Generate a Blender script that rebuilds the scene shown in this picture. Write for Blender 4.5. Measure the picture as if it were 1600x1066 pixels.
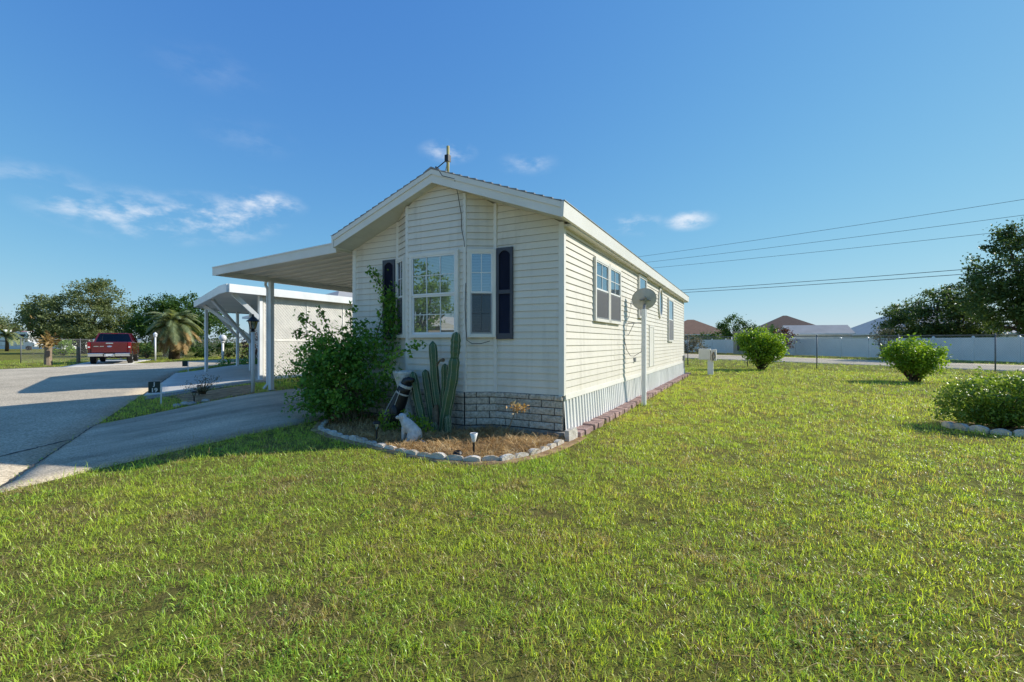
import bpy, bmesh, math, random
import numpy as np
from mathutils import Vector, Matrix

for o in list(bpy.data.objects): bpy.data.objects.remove(o)
scene = bpy.context.scene
COL = scene.collection
rnd = random.Random(7)
nrg = np.random.default_rng(11)
R = math.radians

# ------------------------------------------------------------------ camera, sky, sun, exposure
cam_d = bpy.data.cameras.new('camera')
cam_d.sensor_width = 36.0
cam_d.lens = 16.0
cam_d.clip_start = 0.05
cam_d.clip_end = 6000
cam_d.shift_y = 0.00125
cam = bpy.data.objects.new('camera', cam_d)
cam.location = (0, 0, 1.35)
cam.rotation_euler = (R(90), 0, R(27.36))
COL.objects.link(cam)
scene.camera = cam

SUN_AZ = R(42.0)      # measured from +X towards +Y
SUN_EL = R(32.0)
world = bpy.data.worlds.new('World')
scene.world = world
world.use_nodes = True
wt = world.node_tree
for n in list(wt.nodes): wt.nodes.remove(n)
w_out = wt.nodes.new('ShaderNodeOutputWorld')
w_bg = wt.nodes.new('ShaderNodeBackground')
w_sky = wt.nodes.new('ShaderNodeTexSky')
w_sky.sky_type = 'NISHITA'
w_sky.sun_disc = False
w_sky.sun_elevation = SUN_EL
w_sky.sun_rotation = R(90) - SUN_AZ
w_sky.air_density = 1.0
w_sky.dust_density = 0.1
w_sky.ozone_density = 8.0
w_sky.altitude = 10
w_bg.inputs['Strength'].default_value = 0.15
wt.links.new(w_bg.outputs[0], w_out.inputs[0])

def sky_clouds():
    N = wt.nodes.new; L = wt.links.new
    tc = N('ShaderNodeTexCoord')
    noise = N('ShaderNodeTexNoise'); noise.inputs['Scale'].default_value = 15.0
    noise.inputs['Detail'].default_value = 7.0; noise.inputs['Roughness'].default_value = 0.58
    mp = N('ShaderNodeMapping'); mp.inputs['Scale'].default_value = (1, 1, 2.2)
    L(tc.outputs['Generated'], mp.inputs['Vector']); L(mp.outputs[0], noise.inputs['Vector'])
    nm = N('ShaderNodeMapRange'); nm.interpolation_type = 'SMOOTHSTEP'
    nm.inputs['From Min'].default_value = 0.40; nm.inputs['From Max'].default_value = 0.70
    L(noise.outputs['Fac'], nm.inputs['Value'])
    # small fair-weather clouds: direction, radius, density
    spots = [((-0.916, 0.337, 0.212), 0.085, 0.75), ((-0.892, 0.396, 0.210), 0.110, 0.85), ((-0.851, 0.475, 0.220), 0.105, 0.9), ((-0.826, 0.510, 0.235), 0.08, 0.9),
             ((-0.799, 0.543, 0.259), 0.065, 1.0), ((-0.931, 0.276, 0.239), 0.070, 0.30), ((-0.781, 0.436, 0.446), 0.09, 0.07),
             ((-0.535, 0.753, 0.383), 0.055, 0.65), ((-0.398, 0.841, 0.366), 0.060, 0.32), ((-0.202, 0.949, 0.243), 0.060, 0.60),
             ((-0.105, 0.965, 0.242), 0.050, 1.0), ((-0.784, 0.503, 0.363), 0.08, 0.09),
             ((0.55, 0.72, 0.30), 0.08, 0.6), ((0.2, -0.9, 0.36), 0.10, 0.7), ((-0.7, -0.6, 0.38), 0.10, 0.6),
             ((0.8, -0.4, 0.4), 0.1, 0.6), ((0.1, 0.6, 0.8), 0.1, 0.3), ((-0.95, -0.1, 0.25), 0.08, 0.5)]
    total = None
    for c, r, a in spots:
        l = math.sqrt(sum(k * k for k in c)); c = [k / l for k in c]
        sub = N('ShaderNodeVectorMath'); sub.operation = 'SUBTRACT'; sub.inputs[1].default_value = c
        L(tc.outputs['Generated'], sub.inputs[0])
        sc = N('ShaderNodeVectorMath'); sc.operation = 'MULTIPLY'; sc.inputs[1].default_value = (1, 1, 2.6)
        L(sub.outputs[0], sc.inputs[0])
        ln = N('ShaderNodeVectorMath'); ln.operation = 'LENGTH'; L(sc.outputs[0], ln.inputs[0])
        mr = N('ShaderNodeMapRange'); mr.interpolation_type = 'SMOOTHSTEP'
        mr.inputs['From Min'].default_value = r * 1.25; mr.inputs['From Max'].default_value = 0
        mr.inputs['To Min'].default_value = 0; mr.inputs['To Max'].default_value = a
        L(ln.outputs['Value'], mr.inputs['Value'])
        if total is None: total = mr.outputs[0]
        else:
            mx = N('ShaderNodeMath'); mx.operation = 'MAXIMUM'
            L(total, mx.inputs[0]); L(mr.outputs[0], mx.inputs[1]); total = mx.outputs[0]
    mul = N('ShaderNodeMath'); mul.operation = 'MULTIPLY'; mul.use_clamp = True
    L(total, mul.inputs[0]); L(nm.outputs[0], mul.inputs[1])
    mix = N('ShaderNodeMix'); mix.data_type = 'RGBA'
    mix.inputs['B'].default_value = (3.3, 3.5, 3.8, 1)
    # photographic response of the blue sky: deeper overhead, not burnt out at the horizon
    va = N('ShaderNodeVectorMath'); va.operation = 'MULTIPLY'; va.inputs[1].default_value = (0.58, 1.00, 2.46); L(w_sky.outputs[0], va.inputs[0])
    vb = N('ShaderNodeVectorMath'); vb.operation = 'MULTIPLY_ADD'; vb.inputs[1].default_value = (0.09, 0.225, 0.68); vb.inputs[2].default_value = (1, 1, 1); L(w_sky.outputs[0], vb.inputs[0])
    vc = N('ShaderNodeVectorMath'); vc.operation = 'DIVIDE'; L(va.outputs[0], vc.inputs[0]); L(vb.outputs[0], vc.inputs[1])
    L(mul.outputs[0], mix.inputs['Factor']); L(vc.outputs[0], mix.inputs['A'])
    L(mix.outputs['Result'], w_bg.inputs['Color'])
sky_clouds()

sun_d = bpy.data.lights.new('sun', 'SUN')
sun_d.energy = 2.98
sun_d.angle = R(0.53)
sun_d.color = (1.0, 0.955, 0.87)
sun = bpy.data.objects.new('sun', sun_d)
sdir = Vector((math.cos(SUN_EL) * math.cos(SUN_AZ), math.cos(SUN_EL) * math.sin(SUN_AZ), math.sin(SUN_EL)))
sun.rotation_euler = sdir.to_track_quat('Z', 'Y').to_euler()
sun.location = (30, 22, 26)
COL.objects.link(sun)

scene.view_settings.view_transform = 'Standard'
scene.view_settings.look = 'None'
scene.view_settings.gamma = 1.0
scene.view_settings.exposure = 0.84
scene.render.engine = 'CYCLES'
scene.cycles.max_bounces = 5
scene.cycles.diffuse_bounces = 3
scene.cycles.glossy_bounces = 3
scene.cycles.transmission_bounces = 4
scene.cycles.transparent_max_bounces = 6

# ------------------------------------------------------------------ helpers
def tag(o, label=None, cat=None, group=None, kind=None):
    if label: o['label'] = label
    if cat: o['category'] = cat
    if group: o['group'] = group
    if kind: o['kind'] = kind
    return o

def thing(name, label, cat, loc=(0, 0, 0), rotz=0.0, group=None):
    o = bpy.data.objects.new(name, None)
    o.empty_display_size = 0.2
    o.location = loc; o.rotation_euler = (0, 0, rotz)
    COL.objects.link(o)
    return tag(o, label, cat, group)

def root_of(o):
    while o.parent: o = o.parent
    return o

def link(name, me, mat=None, parent=None, world=True, loc=None):
    if mat is not None and not me.materials: me.materials.append(mat)
    o = bpy.data.objects.new(name, me)
    COL.objects.link(o)
    if parent is not None:
        o.parent = parent
        if world and parent.parent is None:
            rl = parent.location
            o.location = (-rl[0], -rl[1], -rl[2]) if parent.rotation_euler.z == 0 else (0, 0, 0)
    if loc is not None: o.location = loc
    return o

def np_mesh(name, verts, quads=None, tris=None, smooth=False):
    me = bpy.data.meshes.new(name)
    verts = np.asarray(verts, dtype=np.float32).reshape(-1, 3)
    me.vertices.add(len(verts)); me.vertices.foreach_set('co', verts.ravel())
    parts = []; tot = []
    if quads is not None and len(quads):
        q = np.asarray(quads, dtype=np.int32).reshape(-1, 4); parts.append(q.ravel()); tot.append(np.full(len(q), 4, np.int32))
    if tris is not None and len(tris):
        t = np.asarray(tris, dtype=np.int32).reshape(-1, 3); parts.append(t.ravel()); tot.append(np.full(len(t), 3, np.int32))
    idx = np.concatenate(parts); tot = np.concatenate(tot)
    st = np.concatenate([[0], np.cumsum(tot)[:-1]]).astype(np.int32)
    me.loops.add(len(idx)); me.loops.foreach_set('vertex_index', idx)
    me.polygons.add(len(tot)); me.polygons.foreach_set('loop_start', st); me.polygons.foreach_set('loop_total', tot)
    me.update(calc_edges=True); me.validate()
    if smooth: me.polygons.foreach_set('use_smooth', np.ones(len(tot), bool))
    return me

class MB:
    """collects shapes; build() links them as ONE mesh object"""
    def __init__(s): s.v = []; s.f = []
    def add(s, vs, fs):
        b = len(s.v); s.v += [tuple(p) for p in vs]; s.f += [tuple(i + b for i in f) for f in fs]; return s
    def box(s, x0, x1, y0, y1, z0, z1):
        return s.add([(x0, y0, z0), (x1, y0, z0), (x1, y1, z0), (x0, y1, z0), (x0, y0, z1), (x1, y0, z1), (x1, y1, z1), (x0, y1, z1)],
                     [(3, 2, 1, 0), (4, 5, 6, 7), (0, 1, 5, 4), (1, 2, 6, 5), (2, 3, 7, 6), (3, 0, 4, 7)])
    def beam(s, a, b, w, h, up=(0, 0, 1)):
        a = Vector(a); b = Vector(b); d = (b - a).normalized(); u = Vector(up)
        if abs(d.dot(u)) > 0.98: u = Vector((1, 0, 0))
        r = d.cross(u).normalized(); u = r.cross(d).normalized()
        vs = []
        for p in (a, b):
            for i, j in ((-1, -1), (1, -1), (1, 1), (-1, 1)): vs.append(p + r * (w / 2 * i) + u * (h / 2 * j))
        return s.add(vs, [(3, 2, 1, 0), (4, 5, 6, 7), (0, 1, 5, 4), (1, 2, 6, 5), (2, 3, 7, 6), (3, 0, 4, 7)])
    def prism(s, poly, f0, f1):
        """poly: 2D points; f0/f1 map a 2D point to the two end caps"""
        n = len(poly); vs = [f0(*p) for p in poly] + [f1(*p) for p in poly]
        fs = [tuple(range(n))[::-1], tuple(range(n, 2 * n))] + [(i, (i + 1) % n, n + (i + 1) % n, n + i) for i in range(n)]
        return s.add(vs, fs)
    def tube(s, path, rad, n=6, cap=True, prof=None):
        path = [Vector(p) for p in path]; m = len(path)
        if not hasattr(rad, '__len__'): rad = [rad] * m
        ref = Vector((0.31, 0.77, 0.13)); vs = []
        for i, p in enumerate(path):
            d = (path[min(i + 1, m - 1)] - path[max(i - 1, 0)]).normalized()
            r = d.cross(ref)
            if r.length < 1e-3: r = d.cross(Vector((1, 0, 0)))
            r.normalize(); u = r.cross(d)
            for k in range(n):
                a = 2 * math.pi * k / n; q = rad[i] * (prof(k) if prof else 1)
                vs.append(p + r * (q * math.cos(a)) + u * (q * math.sin(a)))
        fs = [(i * n + k, i * n + (k + 1) % n, (i + 1) * n + (k + 1) % n, (i + 1) * n + k) for i in range(m - 1) for k in range(n)]
        if cap: fs += [tuple(range(n))[::-1], tuple((m - 1) * n + k for k in range(n))]
        return s.add(vs, fs)
    def lathe(s, prof, c=(0, 0, 0), n=16):
        vs = []; m = len(prof)
        for r, z in prof:
            for k in range(n):
                a = 2 * math.pi * k / n; vs.append((c[0] + r * math.cos(a), c[1] + r * math.sin(a), c[2] + z))
        fs = [(i * n + k, i * n + (k + 1) % n, (i + 1) * n + (k + 1) % n, (i + 1) * n + k) for i in range(m - 1) for k in range(n)]
        fs += [tuple(range(n))[::-1], tuple((m - 1) * n + k for k in range(n))]
        return s.add(vs, fs)
    def ell(s, c, r, n=12, m=8):
        vs = []; fs = []
        for i in range(m + 1):
            t = math.pi * i / m
            for k in range(n):
                a = 2 * math.pi * k / n
                vs.append((c[0] + r[0] * math.sin(t) * math.cos(a), c[1] + r[1] * math.sin(t) * math.sin(a), c[2] + r[2] * math.cos(t)))
        for i in range(m):
            for k in range(n): fs.append((i * n + k, (i + 1) * n + k, (i + 1) * n + (k + 1) % n, i * n + (k + 1) % n))
        return s.add(vs, fs)
    def mesh(s, name, smooth=False):
        me = bpy.data.meshes.new(name); me.from_pydata(s.v, [], s.f); me.update()
        if smooth: me.polygons.foreach_set('use_smooth', [True] * len(me.polygons))
        return me
    def build(s, name, mat, parent=None, smooth=False, world=True, loc=None, bevel=0):
        o = link(name, s.mesh(name, smooth), mat, parent, world, loc)
        if bevel:
            b = o.modifiers.new('bevel', 'BEVEL'); b.width = bevel; b.segments = 2; b.limit_method = 'ANGLE'; b.angle_limit = R(40)
        return o

# ------------------------------------------------------------------ materials
def new_mat(name):
    m = bpy.data.materials.new(name); m.use_nodes = True
    nt = m.node_tree
    for n in list(nt.nodes): nt.nodes.remove(n)
    out = nt.nodes.new('ShaderNodeOutputMaterial')
    return m, nt, out

def col4(c): return (c[0], c[1], c[2], 1)

def basic(name, c, rough=0.6, c2=None, scale=3.0, bump=0.0, bscale=40.0, spec=0.4, metal=0.0, world=True, detail=5.0, stretch=None, contrast=(0.35, 0.65), isl=0.0, coat=0.0):
    m, nt, out = new_mat(name); N = nt.nodes.new; L = nt.links.new
    p = N('ShaderNodeBsdfPrincipled'); L(p.outputs[0], out.inputs[0])
    p.inputs['Roughness'].default_value = rough; p.inputs['Specular IOR Level'].default_value = spec
    p.inputs['Metallic'].default_value = metal; p.inputs['Coat Weight'].default_value = coat
    if c2 is None: c2 = tuple(k * 0.82 for k in c)
    if world: src = N('ShaderNodeNewGeometry').outputs['Position']
    else: src = N('ShaderNodeTexCoord').outputs['Object']
    if stretch:
        mp = N('ShaderNodeMapping'); mp.inputs['Scale'].default_value = stretch; L(src, mp.inputs[0]); src = mp.outputs[0]
    n1 = N('ShaderNodeTexNoise'); n1.inputs['Scale'].default_value = scale; n1.inputs['Detail'].default_value = detail
    n1.inputs['Roughness'].default_value = 0.62; L(src, n1.inputs['Vector'])
    mr = N('ShaderNodeMapRange'); mr.inputs['From Min'].default_value = contrast[0]; mr.inputs['From Max'].default_value = contrast[1]
    L(n1.outputs['Fac'], mr.inputs['Value'])
    mx = N('ShaderNodeMix'); mx.data_type = 'RGBA'; mx.inputs['A'].default_value = col4(c2); mx.inputs['B'].default_value = col4(c)
    L(mr.outputs[0], mx.inputs['Factor']); colr = mx.outputs['Result']
    if isl:
        g = N('ShaderNodeObjectInfo'); hs = N('ShaderNodeHueSaturation')
        ma = N('ShaderNodeMapRange'); ma.inputs['To Min'].default_value = 1 - isl; ma.inputs['To Max'].default_value = 1 + isl
        L(g.outputs['Random'], ma.inputs['Value']); L(ma.outputs[0], hs.inputs['Value']); L(colr, hs.inputs['Color']); colr = hs.outputs[0]
    L(colr, p.inputs['Base Color'])
    if bump:
        n2 = N('ShaderNodeTexNoise'); n2.inputs['Scale'].default_value = bscale; n2.inputs['Detail'].default_value = 6; L(src, n2.inputs['Vector'])
        b = N('ShaderNodeBump'); b.inputs['Strength'].default_value = bump; b.inputs['Distance'].default_value = 0.02
        L(n2.outputs['Fac'], b.inputs['Height']); L(b.outputs[0], p.inputs['Normal'])
    return m

def leafy(name, ca, cb, cc=None, trans=0.35, rough=0.5, per='ISLAND', tcol=1.6, nscale=0.8):
    """leaf material: colour by leaf, light passing through"""
    m, nt, out = new_mat(name); N = nt.nodes.new; L = nt.links.new
    g = N('ShaderNodeNewGeometry')
    rn = g.outputs['Random Per Island'] if per == 'ISLAND' else N('ShaderNodeObjectInfo').outputs['Random']
    noi = N('ShaderNodeTexNoise'); noi.inputs['Scale'].default_value = nscale; noi.inputs['Detail'].default_value = 4
    L(g.outputs['Position'], noi.inputs['Vector'])
    ad = N('ShaderNodeMath'); ad.operation = 'MULTIPLY_ADD'; ad.inputs[1].default_value = 0.55
    L(rn, ad.inputs[0]); 
    sb = N('ShaderNodeMath'); sb.operation = 'MULTIPLY_ADD'; sb.inputs[1].default_value = 1.5; sb.inputs[2].default_value = -0.52
    L(noi.outputs['Fac'], sb.inputs[0]); L(sb.outputs[0], ad.inputs[2])
    rp = N('ShaderNodeValToRGB'); L(ad.outputs[0], rp.inputs[0])
    rp.color_ramp.elements[0].color = col4(ca); rp.color_ramp.elements[1].color = col4(cb)
    rp.color_ramp.elements[0].position = 0.1; rp.color_ramp.elements[1].position = 0.75
    if cc: e = rp.color_ramp.elements.new(0.97); e.color = col4(cc)
    d = N('ShaderNodeBsdfPrincipled'); d.inputs['Roughness'].default_value = rough; d.inputs['Specular IOR Level'].default_value = 0.35
    t = N('ShaderNodeBsdfTranslucent'); ml = N('ShaderNodeMix'); ml.data_type = 'RGBA'; ml.blend_type = 'MULTIPLY'; ml.inputs['Factor'].default_value = 1
    ml.inputs['B'].default_value = (tcol * 1.05, tcol, tcol * 0.55, 1)
    L(rp.outputs[0], ml.inputs['A']); L(ml.outputs['Result'], t.inputs['Color']); L(rp.outputs[0], d.inputs['Base Color'])
    s = N('ShaderNodeMixShader'); s.inputs[0].default_value = trans
    L(d.outputs[0], s.inputs[1]); L(t.outputs[0], s.inputs[2]); L(s.outputs[0], out.inputs[0])
    return m

def glassy(name, base=0.25, tint=(0.9, 0.95, 1.0), rough=0.01):
    m, nt, out = new_mat(name); N = nt.nodes.new; L = nt.links.new
    t = N('ShaderNodeBsdfTransparent'); t.inputs[0].default_value = col4(tuple(k * 0.85 for k in tint))
    g = N('ShaderNodeBsdfGlossy'); g.inputs['Roughness'].default_value = rough; g.inputs['Color'].default_value = col4(tint)
    f = N('ShaderNodeFresnel'); f.inputs['IOR'].default_value = 1.5
    a = N('ShaderNodeMath'); a.operation = 'ADD'; a.inputs[1].default_value = base; a.use_clamp = True
    L(f.outputs[0], a.inputs[0])
    s = N('ShaderNodeMixShader'); L(a.outputs[0], s.inputs[0]); L(t.outputs[0], s.inputs[1]); L(g.outputs[0], s.inputs[2]); L(s.outputs[0], out.inputs[0])
    return m

M = {}
def siding_mat():
    m = basic('vinyl_siding', (0.765, 0.71, 0.605), 0.42, (0.715, 0.66, 0.555), 1.1, 0.06, 45, 0.35, isl=0.03, detail=8)
    nt = m.node_tree; N = nt.nodes.new; L = nt.links.new      # rain streaks and grime
    p = [n for n in nt.nodes if n.type == 'BSDF_PRINCIPLED'][0]; src = p.inputs['Base Color'].links[0].from_socket
    g = N('ShaderNodeNewGeometry'); fac = None
    for sc, lo, hi, amt in (((7, 7, .45), .52, .78, .30), ((1.3, 1.3, 1.6), .58, .82, .32), ((24, 24, 30), .60, .80, .16)):
        mp = N('ShaderNodeMapping'); mp.inputs['Scale'].default_value = sc; L(g.outputs['Position'], mp.inputs[0])
        n = N('ShaderNodeTexNoise'); n.inputs['Scale'].default_value = 1; n.inputs['Detail'].default_value = 6; L(mp.outputs[0], n.inputs['Vector'])
        r = N('ShaderNodeMapRange'); r.inputs['From Min'].default_value = lo; r.inputs['From Max'].default_value = hi; r.inputs['To Max'].default_value = amt; L(n.outputs['Fac'], r.inputs['Value'])
        if fac is None: fac = r.outputs[0]
        else:
            a = N('ShaderNodeMath'); a.operation = 'ADD'; a.use_clamp = True; L(fac, a.inputs[0]); L(r.outputs[0], a.inputs[1]); fac = a.outputs[0]
    x = N('ShaderNodeMix'); x.data_type = 'RGBA'; x.inputs['B'].default_value = (0.30, 0.27, 0.20, 1); L(fac, x.inputs['Factor']); L(src, x.inputs['A']); L(x.outputs['Result'], p.inputs['Base Color'])
    return m
M['siding'] = siding_mat()
M['trim'] = basic('white_trim', (0.80, 0.765, 0.69), 0.4, (0.73, 0.695, 0.61), 2.0, 0.03, 80)
M['white'] = basic('white_paint', (0.82, 0.82, 0.80), 0.42, (0.72, 0.72, 0.69), 1.7, 0.03, 70)
M['skirt'] = basic('white_skirting', (0.84, 0.83, 0.79), 0.4, (0.72, 0.71, 0.66), 1.4, 0.04, 60, stretch=(1, 1, 0.6), isl=0.03)
M['soffit'] = basic('soffit', (0.70, 0.68, 0.61), 0.5, (0.62, 0.60, 0.53), 2.0)
M['pan'] = basic('carport_pan', (0.76, 0.71, 0.61), 0.5, (0.68, 0.63, 0.54), 1.3)
M['shingle'] = basic('grey_shingle', (0.32, 0.32, 0.33), 0.9, (0.22, 0.22, 0.23), 9, 0.5, 200, isl=0.05)
M['block'] = basic('grey_block', (0.64, 0.57, 0.46), 0.85, (0.30, 0.265, 0.205), 26, 0.9, 55, 0.2, isl=0.10, contrast=(0.3, 0.6))
M['mortar'] = basic('black_mortar', (0.025, 0.026, 0.03), 0.9)
M['concrete'] = basic('concrete', (0.37, 0.35, 0.315), 0.85, (0.26, 0.245, 0.22), 1.3, 0.25, 180, 0.2, detail=9)
M['footing'] = basic('concrete_footing', (0.36, 0.33, 0.28), 0.9, (0.22, 0.20, 0.17), 6, 0.4, 90, 0.2)
M['shutter'] = basic('dark_navy_shutter', (0.022, 0.023, 0.042), 0.45, (0.015, 0.016, 0.03), 3)
M['shutterframe'] = basic('slate_shutter_frame', (0.060, 0.066, 0.085), 0.45, (0.045, 0.05, 0.066), 3)
M['glass'] = glassy('window_glass', 0.26)
M['screen'] = glassy('insect_screen', 0.02, (0.52, 0.53, 0.55), 0.6)
M['autoglass'] = glassy('tinted_glass', 0.06, (0.35, 0.42, 0.48))
M['blind'] = basic('white_blind', (0.60, 0.61, 0.60), 0.6)
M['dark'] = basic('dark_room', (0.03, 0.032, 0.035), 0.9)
M['black'] = basic('black_metal', (0.014, 0.014, 0.015), 0.45)
M['blackbag'] = basic('black_vinyl', (0.010, 0.010, 0.012), 0.38, (0.016, 0.016, 0.018), 8, 0.1, 50)
M['rubber'] = basic('rubber', (0.018, 0.018, 0.018), 0.8)
M['galv'] = basic('galvanised_steel', (0.36, 0.37, 0.38), 0.45, (0.27, 0.28, 0.29), 8, metal=0.6)
M['oldgalv'] = basic('weathered_fence_steel', (0.20, 0.20, 0.20), 0.6, (0.13, 0.13, 0.13), 8, metal=0.3)
M['lap_shade'] = basic('siding_shadow_gap', (0.30, 0.285, 0.25), 0.8)  # darker wall body: shadow line under each siding lap put into the colour
M['dish'] = basic('grey_dish', (0.52, 0.51, 0.48), 0.5, (0.44, 0.43, 0.40), 4)
M['chrome'] = basic('chrome', (0.75, 0.75, 0.76), 0.12, (0.7, 0.7, 0.7), 3, metal=1.0)
M['red'] = basic('dark_red_car_paint', (0.125, 0.006, 0.010), 0.25, (0.10, 0.005, 0.009), 3, coat=0.8, spec=0.5)
M['taillight'] = basic('red_lens', (0.30, 0.012, 0.014), 0.2)
M['steelwheel'] = basic('alloy', (0.5, 0.5, 0.5), 0.3, metal=0.9)
M['bluegrey'] = basic('emblem', (0.25, 0.3, 0.42), 0.3)
M['plate'] = basic('licence_plate', (0.7, 0.72, 0.72), 0.4)
M['brick'] = basic('paver_brick', (0.44, 0.29, 0.25), 0.9, (0.26, 0.18, 0.16), 9, 0.6, 80, 0.2, isl=0.14)
M['scallop'] = basic('pale_edging', (0.74, 0.68, 0.59), 0.9, (0.50, 0.455, 0.38), 9, 0.6, 60, 0.2, isl=0.10)
M['straw'] = leafy('dry_straw', (0.27, 0.15, 0.06), (0.60, 0.40, 0.17), (0.80, 0.64, 0.38), 0.15, 0.7, nscale=5)
M['mulch'] = basic('mulch_sand', (0.52, 0.35, 0.19), 0.95, (0.22, 0.13, 0.07), 6, 0.8, 70, 0.1, detail=8)
M['bark'] = basic('bark', (0.14, 0.10, 0.07), 0.95, (0.07, 0.05, 0.035), 8, 0.8, 30, 0.1)
M['stem'] = basic('stem', (0.16, 0.13, 0.07), 0.8, (0.09, 0.08, 0.04), 12)
M['cactus'] = basic('cactus_skin', (0.036, 0.105, 0.055), 0.5, (0.075, 0.135, 0.045), 5, 0.2, 60, 0.5)
M['corky'] = basic('corky_cactus', (0.22, 0.17, 0.11), 0.9, (0.13, 0.10, 0.06), 20, 0.5, 80)
M['spine'] = basic('cactus_rib_edge', (0.42, 0.42, 0.28), 0.7)
M['statue'] = basic('white_statue', (0.62, 0.61, 0.58), 0.75, (0.42, 0.42, 0.41), 18, 0.3, 90)
M['urn'] = basic('chalky_urn', (0.74, 0.71, 0.64), 0.8, (0.50, 0.50, 0.47), 14, 0.5, 60)
M['yellowpole'] = basic('weathered_yellow_pole', (0.48, 0.42, 0.17), 0.7, (0.35, 0.30, 0.12), 6)
M['signgreen'] = basic('dark_green_sign', (0.012, 0.035, 0.028), 0.4)
M['wire'] = basic('black_wire', (0.02, 0.02, 0.022), 0.6)
M['vinyl'] = basic('white_vinyl_fence', (0.86, 0.84, 0.79), 0.4, (0.78, 0.76, 0.71), 0.6)
M['cream'] = basic('cream_wall', (0.84, 0.79, 0.67), 0.7, (0.79, 0.74, 0.62), 0.8)
M['lattice'] = basic('cream_lattice', (0.88, 0.84, 0.75), 0.5)
M['brownroof'] = basic('brown_shingles', (0.30, 0.165, 0.10), 0.9, (0.22, 0.12, 0.075), 2, 0.4, 20, stretch=(1, 1, 6))
M['darkroof'] = basic('dark_brown_shingles', (0.14, 0.088, 0.065), 0.9, (0.10, 0.064, 0.048), 2, stretch=(1, 1, 6))
M['greyroof'] = basic('grey_metal_roof', (0.40, 0.385, 0.36), 0.5, (0.34, 0.325, 0.30), 1)
M['redroof'] = basic('red_roof', (0.50, 0.055, 0.05), 0.6)
M['tan'] = basic('tan_stucco', (0.55, 0.44, 0.30), 0.8)
M['wood'] = basic('weathered_wood', (0.33, 0.25, 0.17), 0.9, (0.22, 0.16, 0.11), 10, 0.4, 40)
M['orange'] = basic('tan_mask', (0.60, 0.42, 0.18), 0.8, (0.42, 0.28, 0.10), 14)
M['lampglass'] = glassy('lamp_glass', 0.15, (0.95, 0.95, 0.9))
M['globe'] = basic('white_globe', (0.8, 0.8, 0.78), 0.25)
M['rock'] = basic('white_rock', (0.55, 0.52, 0.46), 0.9, (0.34, 0.32, 0.28), 8, 0.8, 40)
M['flower_red'] = basic('red_petals', (0.65, 0.03, 0.05), 0.6)
M['flower_yellow'] = basic('yellow_petals', (0.80, 0.55, 0.03), 0.6)

M['leaf_vine'] = leafy('vine_leaf', (0.055, 0.15, 0.028), (0.155, 0.32, 0.05), (0.32, 0.48, 0.09), 0.42, 0.4, nscale=2.5)
M['leaf_bush'] = leafy('bush_leaf', (0.10, 0.19, 0.018), (0.27, 0.41, 0.035), (0.46, 0.56, 0.08), 0.42, 0.4, nscale=2.0)
M['leaf_bush3'] = leafy('hedge_leaf', (0.09, 0.16, 0.025), (0.22, 0.32, 0.05), (0.40, 0.46, 0.11), 0.4, 0.35, nscale=3.0)
M['leaf_oak'] = leafy('oak_leaf', (0.085, 0.115, 0.045), (0.21, 0.25, 0.10), (0.36, 0.35, 0.18), 0.3, 0.6, nscale=0.35)
M['leaf_dark'] = leafy('dark_leaf', (0.03, 0.072, 0.012), (0.075, 0.15, 0.022), (0.14, 0.22, 0.04), 0.3, 0.5, nscale=0.4)
M['leaf_shade'] = leafy('evergreen_leaf', (0.045, 0.085, 0.022), (0.11, 0.17, 0.045), (0.19, 0.25, 0.07), 0.28, 0.5, nscale=0.4)
M['leaf_palm'] = leafy('palm_leaflet', (0.13, 0.175, 0.075), (0.29, 0.33, 0.16), (0.46, 0.42, 0.2), 0.35, 0.5, nscale=0.7)
M['leaf_dead'] = leafy('dry_palm_leaflet', (0.22, 0.14, 0.05), (0.42, 0.28, 0.11), None, 0.25, 0.7)
M['leaf_grey'] = leafy('grey_shrub_leaf', (0.10, 0.10, 0.06), (0.20, 0.17, 0.10), (0.26, 0.2, 0.13), 0.25, 0.7)
M['leaf_rust'] = leafy('reddish_leaf', (0.06, 0.03, 0.02), (0.16, 0.07, 0.045), (0.10, 0.13, 0.04), 0.3, 0.5)

def ground_mat():
    m, nt, out = new_mat('lawn_soil'); N = nt.nodes.new; L = nt.links.new
    p = N('ShaderNodeBsdfPrincipled'); p.inputs['Roughness'].default_value = 1; p.inputs['Specular IOR Level'].default_value = 0.05
    L(p.outputs[0], out.inputs[0])
    g = N('ShaderNodeNewGeometry')
    def noise(s, d=6):
        n = N('ShaderNodeTexNoise'); n.inputs['Scale'].default_value = s; n.inputs['Detail'].default_value = d; n.inputs['Roughness'].default_value = 0.65
        L(g.outputs['Position'], n.inputs['Vector']); return n.outputs['Fac']
    def ramp(f, lo, hi, a, b):
        mr = N('ShaderNodeMapRange'); mr.inputs['From Min'].default_value = lo; mr.inputs['From Max'].default_value = hi; L(f, mr.inputs['Value'])
        mx = N('ShaderNodeMix'); mx.data_type = 'RGBA'; L(mr.outputs[0], mx.inputs['Factor'])
        for k, c in (('A', a), ('B', b)):
            if isinstance(c, tuple): mx.inputs[k].default_value = col4(c)
            else: L(c, mx.inputs[k])
        return mx.outputs['Result']
    c = ramp(noise(14, 8), 0.35, 0.65, (0.12, 0.105, 0.035), (0.28, 0.29, 0.055))
    c2 = ramp(noise(22, 8), 0.35, 0.65, (0.11, 0.085, 0.035), (0.20, 0.16, 0.07))
    c = ramp(noise(1.1, 7), 0.52, 0.72, c, c2)
    L(c, p.inputs['Base Color'])
    b = N('ShaderNodeBump'); b.inputs['Strength'].default_value = 0.9; b.inputs['Distance'].default_value = 0.05
    L(noise(45, 8), b.inputs['Height']); L(b.outputs[0], p.inputs['Normal'])
    return m
M['ground'] = ground_mat()

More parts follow.
